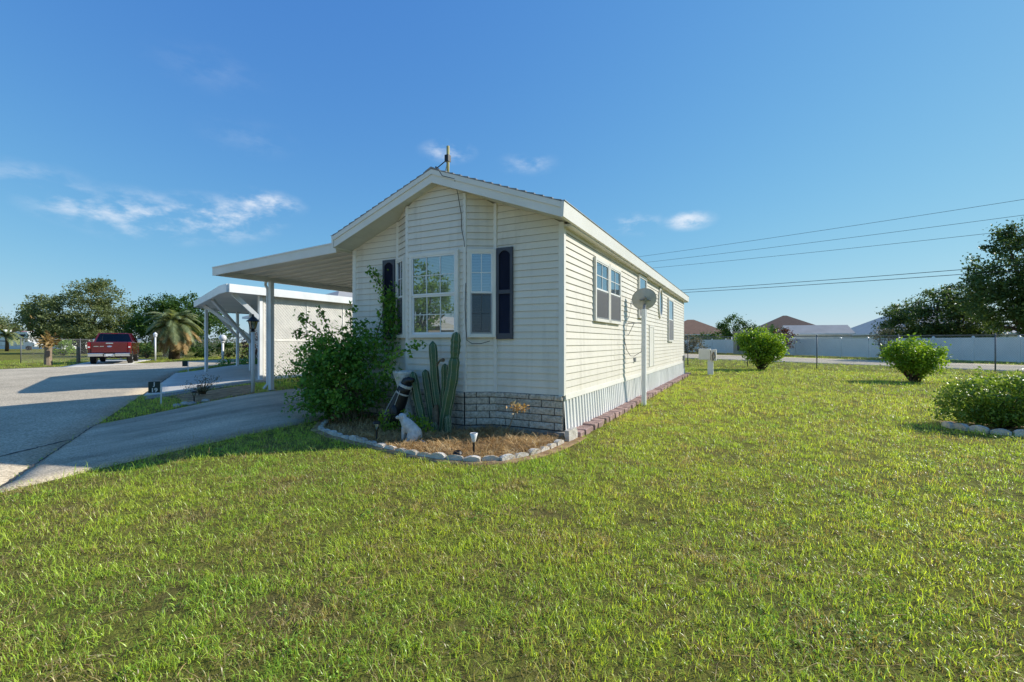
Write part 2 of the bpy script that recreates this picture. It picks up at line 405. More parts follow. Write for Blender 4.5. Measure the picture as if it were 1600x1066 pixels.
def paving(name, dark, light, big, grain, lo, hi, patchy, bump, streak=None):
    m, nt, out = new_mat(name); N = nt.nodes.new; L = nt.links.new
    p = N('ShaderNodeBsdfPrincipled'); p.inputs['Roughness'].default_value = 0.95; p.inputs['Specular IOR Level'].default_value = 0.08
    L(p.outputs[0], out.inputs[0]); g = N('ShaderNodeNewGeometry'); src = g.outputs['Position']
    def noise(s, d, v=None):
        n = N('ShaderNodeTexNoise'); n.inputs['Scale'].default_value = s; n.inputs['Detail'].default_value = d; n.inputs['Roughness'].default_value = 0.65; L(v or src, n.inputs['Vector']); return n.outputs['Fac']
    n2 = noise(grain, 5)
    a = N('ShaderNodeMix'); a.data_type = 'RGBA'; a.inputs['A'].default_value = col4(dark); a.inputs['B'].default_value = col4(light)
    mr = N('ShaderNodeMapRange'); mr.inputs['From Min'].default_value = lo; mr.inputs['From Max'].default_value = hi; L(n2, mr.inputs['Value'])
    L(mr.outputs[0], a.inputs['Factor'])
    h = N('ShaderNodeHueSaturation'); mv = N('ShaderNodeMapRange'); mv.inputs['From Min'].default_value = 0.3; mv.inputs['From Max'].default_value = 0.7; mv.inputs['To Min'].default_value = 1 - patchy; mv.inputs['To Max'].default_value = 1 + patchy
    v = None
    if streak: mp = N('ShaderNodeMapping'); mp.inputs['Scale'].default_value = streak; L(src, mp.inputs[0]); v = mp.outputs[0]
    L(noise(big, 9, v), mv.inputs['Value']); L(mv.outputs[0], h.inputs['Value']); L(a.outputs['Result'], h.inputs['Color']); L(h.outputs[0], p.inputs['Base Color'])
    b = N('ShaderNodeBump'); b.inputs['Strength'].default_value = bump; b.inputs['Distance'].default_value = 0.02; L(n2, b.inputs['Height']); L(b.outputs[0], p.inputs['Normal'])
    return m
M['asphalt'] = paving('asphalt', (0.32, 0.265, 0.185), (0.74, 0.63, 0.465), 0.5, 40, 0.36, 0.64, 0.2, 0.7)
M['driveway'] = paving('driveway_concrete', (0.27, 0.225, 0.16), (0.72, 0.61, 0.455), 0.9, 70, 0.32, 0.66, 0.42, 0.6, (1.6, 0.45, 1))
M['slab'] = basic('pale_slab', (0.66, 0.62, 0.54), 0.8, (0.56, 0.52, 0.45), 0.8, 0.2, 120, 0.25, detail=8)
M['crack'] = basic('crack_tar', (0.075, 0.072, 0.065), 0.9)
M['gravel'] = basic('gravel', (0.40, 0.37, 0.32), 0.95, (0.17, 0.15, 0.12), 30, 1.0, 60, 0.1)

# ------------------------------------------------------------------ terrain and paving (the setting)
def sst(t):
    t = np.clip(t, 0, 1); return t * t * (3 - 2 * t)
def HH(x, y):
    """height of the ground: the lots rise a little from the street"""
    x = np.asarray(x, float); y = np.asarray(y, float)
    s = (x + 6) * 0.5 + (y - 1.5) * 0.866
    far = 1 - sst((-x - 24) / 8)
    return 0.17 * sst(s / 2.7) * sst((-5.8 - x) / 3.0) * far * (1 - sst((y - 24) / 8))
def Hf(x, y): return float(HH(x, y))

def axis(lo, hi, fine0, fine1, step):
    a = list(np.arange(fine0, fine1 + 1e-6, step)); s = step
    while a[-1] < hi: s *= 1.35; a.append(a[-1] + s)
    s = step; b = []
    x = fine0
    while x > lo: s *= 1.35; x -= s; b.append(x)
    return np.array(b[::-1] + a)
gx = axis(-1500, 1500, -24, 8, 0.4); gy = axis(-700, 1800, -3, 24, 0.4)
GX, GY = np.meshgrid(gx, gy)
GZ = HH(GX, GY) + 0.012 * np.sin(GX * 1.7 + 0.3 * GY) * np.sin(GY * 1.3) * (np.hypot(GX, GY) < 60) * 0
gv = np.stack([GX, GY, GZ], -1).reshape(-1, 3)
ny, nx = GX.shape
ii = np.arange(ny - 1)[:, None] * nx + np.arange(nx - 1)[None, :]
gq = np.stack([ii, ii + 1, ii + nx + 1, ii + nx], -1).reshape(-1, 4)
ground = link('ground', np_mesh('ground', gv, gq), M['ground'])
tag(ground, 'flat grassy ground of the lots reaching to the horizon', 'ground', kind='structure')

def resample(line, n):
    P = np.array(line, float); d = np.r_[0, np.cumsum(np.hypot(*np.diff(P, axis=0).T))]
    t = np.linspace(0, d[-1], n); return np.stack([np.interp(t, d, P[:, 0]), np.interp(t, d, P[:, 1])], -1)

def sheet(name, A, B, mat, zoff, n=60, m=10, thick=0.1, parent=None):
    A = resample(A, n); B = resample(B, n); t = np.linspace(0, 1, m)[None, :, None]
    P = A[:, None] * (1 - t) + B[:, None] * t
    Z = HH(P[..., 0], P[..., 1]) + zoff
    V = np.concatenate([P, Z[..., None]], -1).reshape(-1, 3)
    i = np.arange(n - 1)[:, None] * m + np.arange(m - 1)[None, :]
    q = np.stack([i, i + 1, i + m + 1, i + m], -1).reshape(-1, 4)
    # vertical rim
    ring = [k * m for k in range(n)] + [(n - 1) * m + k for k in range(1, m)] + [k * m + m - 1 for k in range(n - 2, -1, -1)] + list(range(m - 2, 0, -1))
    low = V[ring].copy(); low[:, 2] -= thick
    b = len(V); r = len(ring); V = np.concatenate([V, low])
    rim = np.array([[ring[k], ring[(k + 1) % r], b + (k + 1) % r, b + k] for k in range(r)])
    o = link(name, np_mesh(name, V, np.concatenate([q, rim])), mat, parent)
    me = o.data
    bm = bmesh.new(); bm.from_mesh(me); bmesh.ops.recalc_face_normals(bm, faces=bm.faces); bm.to_mesh(me); bm.free()
    return o

ROAD_A = [(12, -8.9), (-6, 1.5), (-9.3, 3.4), (-13.4, 5.78), (-21.6, 10.5), (-24.6, 12.6), (-26.5, 16), (-28, 24), (-30, 40), (-36, 90)]
ROAD_B = [(4, -24), (-16, -10.5), (-26, -2), (-31.5, 4), (-33, 8.3), (-33.4, 11), (-34.6, 16), (-36, 21), (-40, 42), (-46, 90)]
road = tag(sheet('road', ROAD_A, ROAD_B, M['asphalt'], 0.014, 90, 30, 0.08), 'worn grey asphalt street court in front of the lots', 'road', kind='structure')
DR_R = [(-5.93, 1.47), (-6.12, 2.2), (-6.3, 3.2), (-6.42, 4.2), (-6.47, 5.5), (-6.47, 17)]
DR_L = [(-9.27, 3.40), (-9.55, 4.3), (-9.8, 5.4), (-9.93, 7.1), (-9.97, 9), (-9.97, 17)]
drive = tag(sheet('driveway', DR_R, DR_L, M['driveway'], 0.034, 60, 14, 0.12), 'stained concrete driveway running under the carport', 'driveway', kind='structure')
SL_A = [(-13.35, 5.80), (-21.9, 10.70)]
SL_B = [(-13.35, 16.5), (-24.2, 16.5)]
slab = tag(sheet('driveway', SL_A, SL_B, M['slab'], 0.022, 40, 20, 0.12), 'pale concrete slab under the next-door carport', 'driveway', kind='structure')
TR_A = [(-32.3, 10.3), (-34.0, 11.2), (-43.5, 16.2)]
TR_B = [(-33.2, 14.6), (-34.6, 14.5), (-42.0, 19.2)]
tdrive = tag(sheet('driveway', TR_A, TR_B, M['slab'], 0.02, 20, 8, 0.05), 'short sunlit concrete drive under the red pickup', 'driveway', kind='structure')
BR_A = [(-26, 63.5), (-4.8, 40.7), (5.8, 33.4), (11, 29.4), (24, 18.6), (40, 5)]
BR_B = [(-15, 66), (-2.6, 52.5), (8.5, 42.4), (14.2, 37.4), (28, 25.5), (46, 9.5)]
broad = tag(sheet('road', BR_A, BR_B, M['asphalt'], 0.014, 60, 8, 0.06), 'grey road passing behind the chain-link fence', 'road', kind='structure')

# expansion joints and the crack in the asphalt
def ribbon(name, line, w, mat, zoff, parent, n=40, jit=0.0):
    A = resample(line, n); d = np.gradient(A, axis=0); d /= np.linalg.norm(d, axis=1)[:, None]
    nrm = np.stack([-d[:, 1], d[:, 0]], -1)
    A = A + nrm * (nrg.normal(0, jit, n) if jit else np.zeros(n))[:, None]
    ww = w * (nrg.uniform(0.5, 1.4, n) if jit else np.ones(n))
    L_ = A + nrm * ww[:, None] / 2; R_ = A - nrm * ww[:, None] / 2
    V = np.concatenate([np.c_[L_, HH(L_[:, 0], L_[:, 1]) + zoff], np.c_[R_, HH(R_[:, 0], R_[:, 1]) + zoff]])
    i = np.arange(n - 1); q = np.stack([i, i + 1, i + 1 + n, i + n], -1)
    return link(name, np_mesh(name, V, q), mat, parent)
ribbon('crack', [(-8.3, 2.86), (-7.9, 2.2), (-7.6, 1.7), (-7.2, 0.9), (-6.9, 0.2)], 0.04, M['crack'], 0.019, road, 50, 0.014)
ribbon('joint', [(-5.96, 1.50), (-9.28, 3.42)], 0.016, M['crack'], 0.0385, road, 70, 0.006)
ribbon('joint', [(-13.4, 5.84), (-21.9, 10.74)], 0.03, M['crack'], 0.027, road, 40, 0.006)
ribbon('joint', [(-6.5, 6.9), (-9.9, 6.9)], 0.012, M['crack'], 0.038, drive, 20)
ribbon('joint', [(-6.5, 10.2), (-9.9, 10.2)], 0.012, M['crack'], 0.038, drive, 20)
for tx in (-15.8, -18.3):
    ribbon('joint', [(tx, 7.6), (tx, 16)], 0.012, M['crack'], 0.026, slab, 20)

# front planting bed, gravel strip and mulch bed beyond the driveway
BED = [(-6.25, 5.35), (-5.84, 4.86), (-5.25, 4.64), (-4.70, 4.52), (-4.1, 4.40), (-3.51, 4.30), (-3.1, 4.29), (-2.74, 4.38), (-2.45, 4.6), (-2.29, 4.92), (-2.22, 5.3), (-2.2, 5.78)]
bed_out = [(-6.4, 5.30), (-5.93, 4.76), (-5.28, 4.52), (-4.72, 4.40), (-4.1, 4.28), (-3.5, 4.17), (-3.08, 4.15), (-2.66, 4.24), (-2.34, 4.5), (-2.15, 4.9), (-2.06, 5.3), (-2.02, 5.9)]
bed = tag(sheet('planting_bed', bed_out, [(-6.4, 6.2), (-2.02, 6.2)], M['mulch'], 0.012, 60, 14, 0.05), 'planting bed of dry straw and sand before the bay window', 'ground', kind='structure')
gravel = tag(sheet('gravel_strip', [(-13.25, 5.85), (-13.25, 9)], [(-12.5, 5.5), (-12.7, 9)], M['gravel'], 0.02, 20, 6, 0.05), 'grey gravel strip along the next-door slab', 'ground', kind='structure')
mbed = tag(sheet('mulch_bed', [(-10.05, 5.15), (-10.1, 6.6)], [(-12.4, 6.1), (-12.2, 8.0)], M['mulch'], 0.016, 20, 8, 0.05), 'brown mulch bed between the two driveways', 'ground', kind='structure')

# ------------------------------------------------------------------ the mobile home
X0, X1, Y0, Y1 = -6.43, -2.334, 6.10, 19.83        # body
XR = -4.335; ZR = 4.02; SL = 0.375; RT = 0.19      # ridge x, ridge z, slope, roof thickness
ZS = 0.593; CH = 0.1016                            # bottom of siding, course height
def ztop(x): return ZR - SL * abs(x - XR)
def zceil(x): return ztop(x) - RT
home = thing('mobile_home', 'cream vinyl-sided mobile home with bay window and gabled roof', 'mobile home', (XR, Y0, 0))

# front outline (plan view): flat, bay side, bay front, bay side, flat
BXL, BXR, BY = -4.965, -3.84, 5.85
JXL, JXR = -5.37, -3.435
front_pts = [(X0, Y0), (JXL, Y0), (BXL, BY), (BXR, BY), (JXR, Y0), (X1, Y0)]

def wall_frame(a, b):
    a = Vector((a[0], a[1], 0)); b = Vector((b[0], b[1], 0)); e = (b - a); l = e.length; e.normalize()
    n = Vector((e.y, -e.x, 0)); return a, e, n, l      # normal to the right of travel

def board(O, e, n, s0a, s1a, s0b, s1b, z0, z1, off=0.0):
    """one clapboard: lower edge proud, upper edge tucked in"""
    prof = [(0.0, z0 + 0.009), (0.019, z0), (0.0185, z0 + 0.009), (0.005, z1 - 0.001), (0.0, z1 - 0.001)]
    vs = []
    for k, (o_, z) in enumerate(prof):
        vs.append(O + e * (s0a if z < z0 + .02 else s0b) + n * (o_ + off) + Vector((0, 0, z)))
    for k, (o_, z) in enumerate(prof):
        vs.append(O + e * (s1a if z < z0 + .02 else s1b) + n * (o_ + off) + Vector((0, 0, z)))
    fs = [(0, 1, 2, 3, 4)[::-1], (5, 6, 7, 8, 9)] + [(i, (i + 1) % 5, 5 + (i + 1) % 5, 5 + i) for i in range(5)]
    return vs, [f[::-1] for f in fs]

def clad(a, b, wall, gable):
    O, e, n, l = wall_frame(a, b)
    z = ZS
    while True:
        z1 = z + CH
        if gable:
            def lim(zz):
                # span of s where the ceiling line is above zz
                lo, hi = 0.0, l
                hw = max((ZR - RT - zz) / SL, 0.0)
                if abs(e.x) > 1e-6:
                    sa = (XR - hw - O.x) / e.x; sb = (XR + hw - O.x) / e.x
                    lo = max(lo, min(sa, sb)); hi = min(hi, max(sa, sb))
                return lo, hi
            a0, b0 = lim(z); a1, b1 = lim(z1)
            if b0 - a0 < 0.06: break
            if b1 < a1: a1 = b1 = (a0 + b0) / 2
        else:
            if z1 > 3.05: break
            a0 = a1 = 0.0; b0 = b1 = l
        if not gable and n.x > .5:      # the long wall: lengths of siding lapped at seams
            cuts = [0.0] + sorted(rnd.uniform(l * k / 4 - 1.1, l * k / 4 + 1.1) for k in (1, 2, 3)) + [l]
            for q in range(4):
                lap = .02 if q < 3 else -.004
                vs, fs = board(O, e, n, cuts[q] + .004, cuts[q + 1] + lap, cuts[q] + .004, cuts[q + 1] + lap, z + rnd.uniform(-.0008, .0008), z1, .0012 * (q % 2))
                MB().add(vs, fs).build('siding_board', M['siding'], wall)
            z = z1; continue
        vs, fs = board(O, e, n, a0 + 0.004, b0 - 0.004, max(a1, a0) + 0.004, max(min(b1, b0), a1 + 0.01) - 0.004, z, z1)
        MB().add(vs, fs).build('siding_board', M['siding'], wall)
        z = z1

def sheath(a, b, gable):
    """solid wall body behind the boards"""
    O, e, n, l = wall_frame(a, b)
    if gable:
        pts = [(0, 0.02)] + [(l, 0.02), (l, zceil((O + e * l).x) - .002)]
        sm = (XR - O.x) / e.x if abs(e.x) > 1e-6 else -1
        if 0 < sm < l: pts.append((sm, ZR - RT - .002))
        pts.append((0, zceil(O.x) - .002))
    else: pts = [(0, 0.02), (l, 0.02), (l, 3.06), (0, 3.06)]
    return MB().prism(pts, lambda s, z: O + e * s + n * -0.001 + Vector((0, 0, z)), lambda s, z: O + e * s + n * -0.08 + Vector((0, 0, z)))

walls = []
for i in range(5):
    w = sheath(front_pts[i], front_pts[i + 1], True).build('wall', M['lap_shade'], home)
    walls.append(w); clad(front_pts[i], front_pts[i + 1], w, True)
side_a, side_b = (X1, Y0), (X1, Y1)
wall_r = sheath(side_a, side_b, False).build('wall', M['lap_shade'], home); clad(side_a, side_b, wall_r, False)
wall_b = sheath((X1, Y1), (X0, Y1), True).build('wall', M['siding'], home)
wall_l = sheath((X0, Y1), (X0, Y0), False).build('wall', M['trim'], home); clad((X0, Y1), (X0, Y0), wall_l, False)

# corner posts
def post_at(x, y, w, z0, z1, mat='trim'):
    MB().box(x - w / 2, x + w / 2, y - w / 2, y + w / 2, z0, z1).build('corner_post', M[mat], home, bevel=0.006)
post_at(X1 - 0.022, Y0 + 0.022, 0.085, ZS - 0.01, zceil(X1) - 0.01)
post_at(X0 + 0.022, Y0 + 0.022, 0.085, ZS - 0.01, zceil(X0) - 0.01)
post_at(X1 - 0.022, Y1 - 0.03, 0.085, ZS - 0.01, 3.03)
for (x, y) in ((BXL, BY), (BXR, BY), (JXL, Y0), (JXR, Y0)):
    post_at(x, y + (0.012 if y < 6 else -0.004), 0.056, ZS - 0.005, zceil(x) - 0.01)

# roof: deck, shingle courses, rakes, eave fascia, soffits
RY0, RY1 = 5.69, 20.10; EXR, EXL = -2.20, -6.47
deck = MB().prism([(EXL, ztop(EXL)), (XR, ZR), (EXR, ztop(EXR)), (EXR, ztop(EXR) - RT), (XR, ZR - RT), (EXL, ztop(EXL) - RT)],
                  lambda x, z: (x, RY0, z), lambda x, z: (x, RY1, z)).build('roof', M['soffit'], home)
nc = 16
for s in (1, -1):
    half = (EXR - XR) if s > 0 else (XR - EXL)
    for k in range(nc):
        u0 = half * k / nc; u1 = half * (k + 1) / nc + 0.012
        xa, xb = XR + s * u0, XR + s * u1
        za, zb = ztop(xa), ztop(xb)
        MB().prism([(xa, za + 0.004), (xb, zb + 0.004), (xb, zb + 0.030), (xa, za + 0.010)], lambda x, z: (x, RY0 - 0.035, z), lambda x, z: (x, RY1 + 0.03, z)).build('shingle_course', M['shingle'], deck)
MB().prism([(XR - .12, ztop(XR - .12) + .012), (XR, ZR + .012), (XR + .12, ztop(XR + .12) + .012), (XR + .12, ztop(XR + .12) + .03), (XR, ZR + .04), (XR - .12, ztop(XR - .12) + .03)],
           lambda x, z: (x, RY0 - .037, z), lambda x, z: (x, RY1, z)).build('ridge_cap', M['shingle'], deck)
for xe in (EXR, EXL):
    zt, zr = ztop(xe), ZR
    # lower fascia band and proud upper band
    MB().prism([(xe, zt - 0.2), (XR, zr - 0.2), (XR, zr - 0.055), (xe, zt - 0.055)], lambda x, z: (x, RY0 - 0.016, z), lambda x, z: (x, RY0 - 0.001, z)).build('rake_fascia', M['trim'], home)
    MB().prism([(xe, zt - 0.075), (XR, zr - 0.075), (XR, zr + 0.003), (xe, zt + 0.003)], lambda x, z: (x, RY0 - 0.031, z), lambda x, z: (x, RY0 - 0.017, z)).build('rake_trim', M['trim'], home)
for xe, sg in ((EXR, 1), (EXL, -1)):
    zt = ztop(xe)
    MB().prism([(xe + sg * 0.002, zt - 0.21), (xe + sg * 0.035, zt - 0.20), (xe + sg * 0.048, zt + 0.005), (xe + sg * 0.002, zt + 0.005)],
               lambda x, z: (x, RY0 - 0.03, z), lambda x, z: (x, RY1, z)).build('eave_fascia', M['trim'], home)
    MB().box(min(xe, xe + sg * 0.06), max(xe, xe + sg * 0.06), RY0 - 0.034, RY1, zt + 0.006, zt + 0.016).build('drip_edge', M['galv'], home)
MB().box(X1 + 0.005, EXR - 0.002, Y0 - 0.02, RY1, ztop(EXR) - RT - 0.035, ztop(EXR) - RT - 0.003).build('soffit', M['soffit'], home)
MB().box(X1 + 0.001, X1 + 0.03, Y0 + 0.05, Y1, 2.985, 3.012).build('frieze_trim', M['trim'], home)
# soffit seams under the front overhang
for s in (1, -1):
    for k in range(1, 8):
        x = XR + s * k * 0.28
        MB().prism([(x - .004, zceil(x - .004) - .004), (x + .004, zceil(x + .004) - .004), (x + .004, zceil(x + .004) + .002), (x - .004, zceil(x - .004) + .002)],
                   lambda a, z: (a, RY0 + .01, z), lambda a, z: (a, Y0 - .02, z)).build('soffit_rib', M['soffit'], home)
# plumbing vent and roof antenna with its bracket and cable
MB().tube([(-3.2, 18.6, ztop(-3.2) - .02), (-3.2, 18.6, ztop(-3.2) + 0.30)], 0.05, 10).build('vent_pipe', M['black'], home, smooth=True)
ant = thing('antenna', 'yellowed antenna pole bracketed on the roof ridge', 'antenna', (-4.44, 6.25, ZR))
MB().tube([(-4.44, 6.25, ZR - 0.05), (-4.435, 6.25, 4.62)], 0.026, 10).build('pole', M['yellowpole'], ant, smooth=True)
MB().box(-4.478, -4.405, 6.21, 6.29, 4.36, 4.47).build('clamp', M['black'], ant)
MB().tube([(-4.45, 6.25, 4.40), (-4.66, 6.22, 4.27)], 0.009, 6).tube([(-4.66, 6.22, 4.12), (-4.66, 6.22, 4.31)], 0.013, 6).build('bracket_arm', M['black'], ant)
MB().tube([(-4.42, 6.24, 4.40), (-4.40, 6.1, 4.1), (-4.22, 5.66, 4.03), (-4.12, 5.655, 3.88), (-3.90, 5.66, 3.80), (-3.90, 5.75, 3.6), (-3.88, 5.815, 3.3), (-3.875, 5.81, 3.1), (-3.82, 5.80, 2.88), (-3.815, 5.80, 2.8)], 0.005, 5).build('cable', M['wire'], ant)
cb = MB().tube([(-3.80, 5.815, 2.25), (-3.81, 5.81, 1.9), (-3.795, 5.81, 1.55), (-3.77, 5.80, 1.38), (-3.70, 5.84, 1.33), (-3.58, 5.90, 1.33), (-3.47, 5.98, 1.37)], 0.005, 5).build('wall_cable', M['wire'], home)

# ---- windows
def window(a, b, s0, s1, z0, z1, cols, rows, wall_parent=home, sashes=2, blind=True, fw=0.05, screen=True):
    O, e, n, l = wall_frame(a, b)
    def P(s, o_, z): return O + e * s + n * o_ + Vector((0, 0, z))
    def bx(mb, sa, sb, oa, ob, za, zb):
        vs = [P(sa, oa, za), P(sb, oa, za), P(sb, ob, za), P(sa, ob, za), P(sa, oa, zb), P(sb, oa, zb), P(sb, ob, zb), P(sa, ob, zb)]
        return mb.add(vs, [(3, 2, 1, 0)[::-1], (4, 5, 6, 7)[::-1], (0, 1, 5, 4)[::-1], (1, 2, 6, 5)[::-1], (2, 3, 7, 6)[::-1], (3, 0, 4, 7)[::-1]])
    f = MB(); D = 0.062
    bx(f, s0 - fw, s0, 0.0, D, z0 - fw, z1 + fw); bx(f, s1, s1 + fw, 0.0, D, z0 - fw, z1 + fw)
    bx(f, s0, s1, 0.0, D, z1, z1 + fw); bx(f, s0, s1, 0.0, D + 0.006, z0 - fw, z0)
    fr = f.build('window', M['trim'], wall_parent)
    bk = MB(); bx(bk, s0, s1, 0.0195, 0.0205, z0, z1); bk.build('window_back', M['dark'], fr)  # near-black panel, painted darkness in place of an unlit room
    zm = (z0 + z1) / 2
    if blind:
        bl = MB(); k = z0 + 0.01
        while k < z1 - 0.005:
            vs = [P(s0 + 0.004, 0.0215, k + 0.003), P(s1 - 0.004, 0.0215, k + 0.003), P(s1 - 0.004, 0.026, k + 0.021), P(s0 + 0.004, 0.026, k + 0.021)]
            bl.add(vs, [(0, 1, 2, 3)]); k += 0.0235
        bl.build('blind', M['blind'], fr)
    spans = [(zm, z1, 0.040), (z0, zm, 0.030)] if sashes == 2 else [(z0, z1, 0.036)]
    for zi, (za, zb, od) in enumerate(spans):
        st = 0.028 if zi else 0.022
        sm = MB()
        bx(sm, s0, s0 + st, od - .004, od + 0.014, za, zb); bx(sm, s1 - st, s1, od - .004, od + 0.014, za, zb)
        bx(sm, s0 + st, s1 - st, od - .004, od + 0.014, zb - st, zb); bx(sm, s0 + st, s1 - st, od - .004, od + 0.015, za, za + st * 1.25)
        sm.build('sash', M['white'], fr)
        ga, gb, gc, gd = s0 + st, s1 - st, za + st * 1.25, zb - st
        mu = MB(); mw = 0.012
        for c in range(1, cols):
            s = ga + (gb - ga) * c / cols; bx(mu, s - mw / 2, s + mw / 2, od - .002, od + 0.008, gc, gd)
        for r in range(1, rows):
            z = gc + (gd - gc) * r / rows
            for c in range(cols):
                sa = ga + (gb - ga) * c / cols + (mw / 2 if c else 0); sb = ga + (gb - ga) * (c + 1) / cols - (mw / 2 if c < cols - 1 else 0)
                bx(mu, sa, sb, od - .002, od + 0.008, z - mw / 2, z + mw / 2)
        if mu.v: mu.build('muntin', M['white'], fr)
        for c in range(cols):
            for r in range(rows):
                sa = ga + (gb - ga) * c / cols + (mw / 2 if c else 0); sb = ga + (gb - ga) * (c + 1) / cols - (mw / 2 if c < cols - 1 else 0)
                zc = gc + (gd - gc) * r / rows + (mw / 2 if r else 0); zd = gc + (gd - gc) * (r + 1) / rows - (mw / 2 if r < rows - 1 else 0)
                t = nrg.normal(0, 0.0006, 4)
                MB().add([P(sa, od + t[0], zc), P(sb, od + t[0], zc), P(sb, od + t[1], zd), P(sa, od + t[1], zd)], [(0, 1, 2, 3)]).build('pane', M['glass'], fr)
    if screen:      # fly screen over the lower sash
        sc = MB(); bx(sc, s0 + .012, s0 + .026, .046, .056, z0 + .01, zm - .005); bx(sc, s1 - .026, s1 - .012, .046, .056, z0 + .01, zm - .005); bx(sc, s0 + .026, s1 - .026, .046, .056, z0 + .01, z0 + .026)
        sc.build('screen_frame', M['galv'], fr)
        MB().add([P(s0 + .026, .051, z0 + .026), P(s1 - .026, .051, z0 + .026), P(s1 - .026, .051, zm - .005), P(s0 + .026, .051, zm - .005)], [(0, 1, 2, 3)]).build('fly_screen', M['screen'], fr)
    return fr
window((BXL, BY), (BXR, BY), 0.14, 0.985, 1.475, 2.72, 3, 2, screen=False)
bl_len = math.hypot(JXL - BXL, Y0 - BY)
window((JXL, Y0), (BXL, BY), 0.075, bl_len - 0.065, 1.475, 2.72, 2, 2)
window((BXR, BY), (JXR, Y0), 0.085, bl_len - 0.055, 1.475, 2.72, 2, 2)
# the right-hand wall: s runs along +Y from the front corner
window(side_a, side_b, 7.53 - Y0, 8.29 - Y0, 1.76, 2.75, 2, 2)
window(side_a, side_b, 8.43 - Y0, 9.17 - Y0, 1.76, 2.75, 2, 2)
window(side_a, side_b, 11.03 - Y0, 11.83 - Y0, 1.98, 2.93, 1, 1)
window(side_a, side_b, 15.58 - Y0, 16.55 - Y0, 1.42, 2.76, 1, 1)
# oval window
def oval_window():
    cy, cz, ry, rz = 14.05, 2.52, 0.30, 0.46; n = 28
    pts = [(math.cos(2 * math.pi * k / n), math.sin(2 * math.pi * k / n)) for k in range(n)]
    v = []; fcs = []
    for (o_, sc) in ((0.0, 1.0), (0.055, 1.0), (0.06, 0.86), (0.03, 0.84)):
        v += [(X1 + o_, cy + ry * sc * c, cz + rz * sc * s) for c, s in pts]
    for j in range(3): fcs += [(j * n + k, j * n + (k + 1) % n, (j + 1) * n + (k + 1) % n, (j + 1) * n + k) for k in range(n)]
    fr = MB().add(v, fcs).build('window', M['trim'], home, smooth=False)
    MB().add([(X1 + 0.034, cy + ry * .85 * c, cz + rz * .85 * s) for c, s in pts], [tuple(range(n))]).build('pane', M['glass'], fr)
    MB().add([(X1 + 0.020, cy + ry * .85 * c, cz + rz * .85 * s) for c, s in pts], [tuple(range(n))]).build('window_back', M['blind'], fr)
oval_window()
# access door / vent panel and small fittings on the right wall
MB().box(X1 + .002, X1 + .034, 12.38, 12.45, 0.70, 1.75).box(X1 + .002, X1 + .034, 12.98, 13.05, 0.70, 1.75).box(X1 + .002, X1 + .036, 12.38, 13.05, 1.75, 1.80).box(X1 + .002, X1 + .026, 12.45, 12.98, .70, 1.75).build('access_panel', M['trim'], home)
MB().box(X1 + .002, X1 + .05, 10.55, 10.66, .90, 1.0).build('wall_outlet', M['galv'], home)
MB().box(X1 + .002, X1 + .09, 19.45, 19.62, .62, .82).tube([(X1 + .06, 19.5, .3), (X1 + .06, 19.5, .64)], 0.02, 6).build('service_box', M['galv'], home)
# starter band over the skirting on the right wall
MB().prism([(X1 + .001, 0.535), (X1 + .034, 0.525), (X1 + .026, 0.60), (X1 + .001, 0.605)], lambda x, z: (x, Y0 + .03, z), lambda x, z: (x, Y1 - .02, z)).build('starter_band', M['trim'], home)

# ---- shutters
def shutter(x0, x1, z0=1.40, z1=2.785):
    y = Y0 - 0.016; fr = 0.042
    m = MB()
    m.box(x0, x0 + fr, y - .035, y, z0, z1).box(x1 - fr, x1, y - .035, y, z0, z1)
    zm = z0 + (z1 - z0) * 0.515
    m.box(x0 + fr, x1 - fr, y - .035, y, z0, z0 + .085).box(x0 + fr, x1 - fr, y - .035, y, zm - .028, zm + .028)
    # arched head rail
    w = x1 - x0 - 2 * fr; pts = [(x0 + fr, z1 - .0), (x1 - fr, z1 - .0)]
    for k in range(9):
        t = k / 8; pts.append((x1 - fr - w * t, z1 - .105 + .06 * math.sin(math.pi * t) ** 0.8))
    m.prism(pts, lambda x, z: (x, y - .035, z), lambda x, z: (x, y, z))
    s = m.build('shutter', M['shutterframe'], home)
    for za, zb in ((z0 + .085, zm - .028), (zm + .028, z1 - .045)):
        lm = MB(); z = za
        while z < zb - .01:
            lm.add([(x0 + fr, y - .026, z), (x1 - fr, y - .026, z), (x1 - fr, y - .006, z + .03), (x0 + fr, y - .006, z + .03)], [(0, 1, 2, 3)]); z += .026
        lm.box(x0 + fr, x1 - fr, y - .004, y - .001, za, zb)
        lm.build('louvre_panel', M['shutter'], s)
shutter(-3.40, -3.125); shutter(-5.69, -5.415)

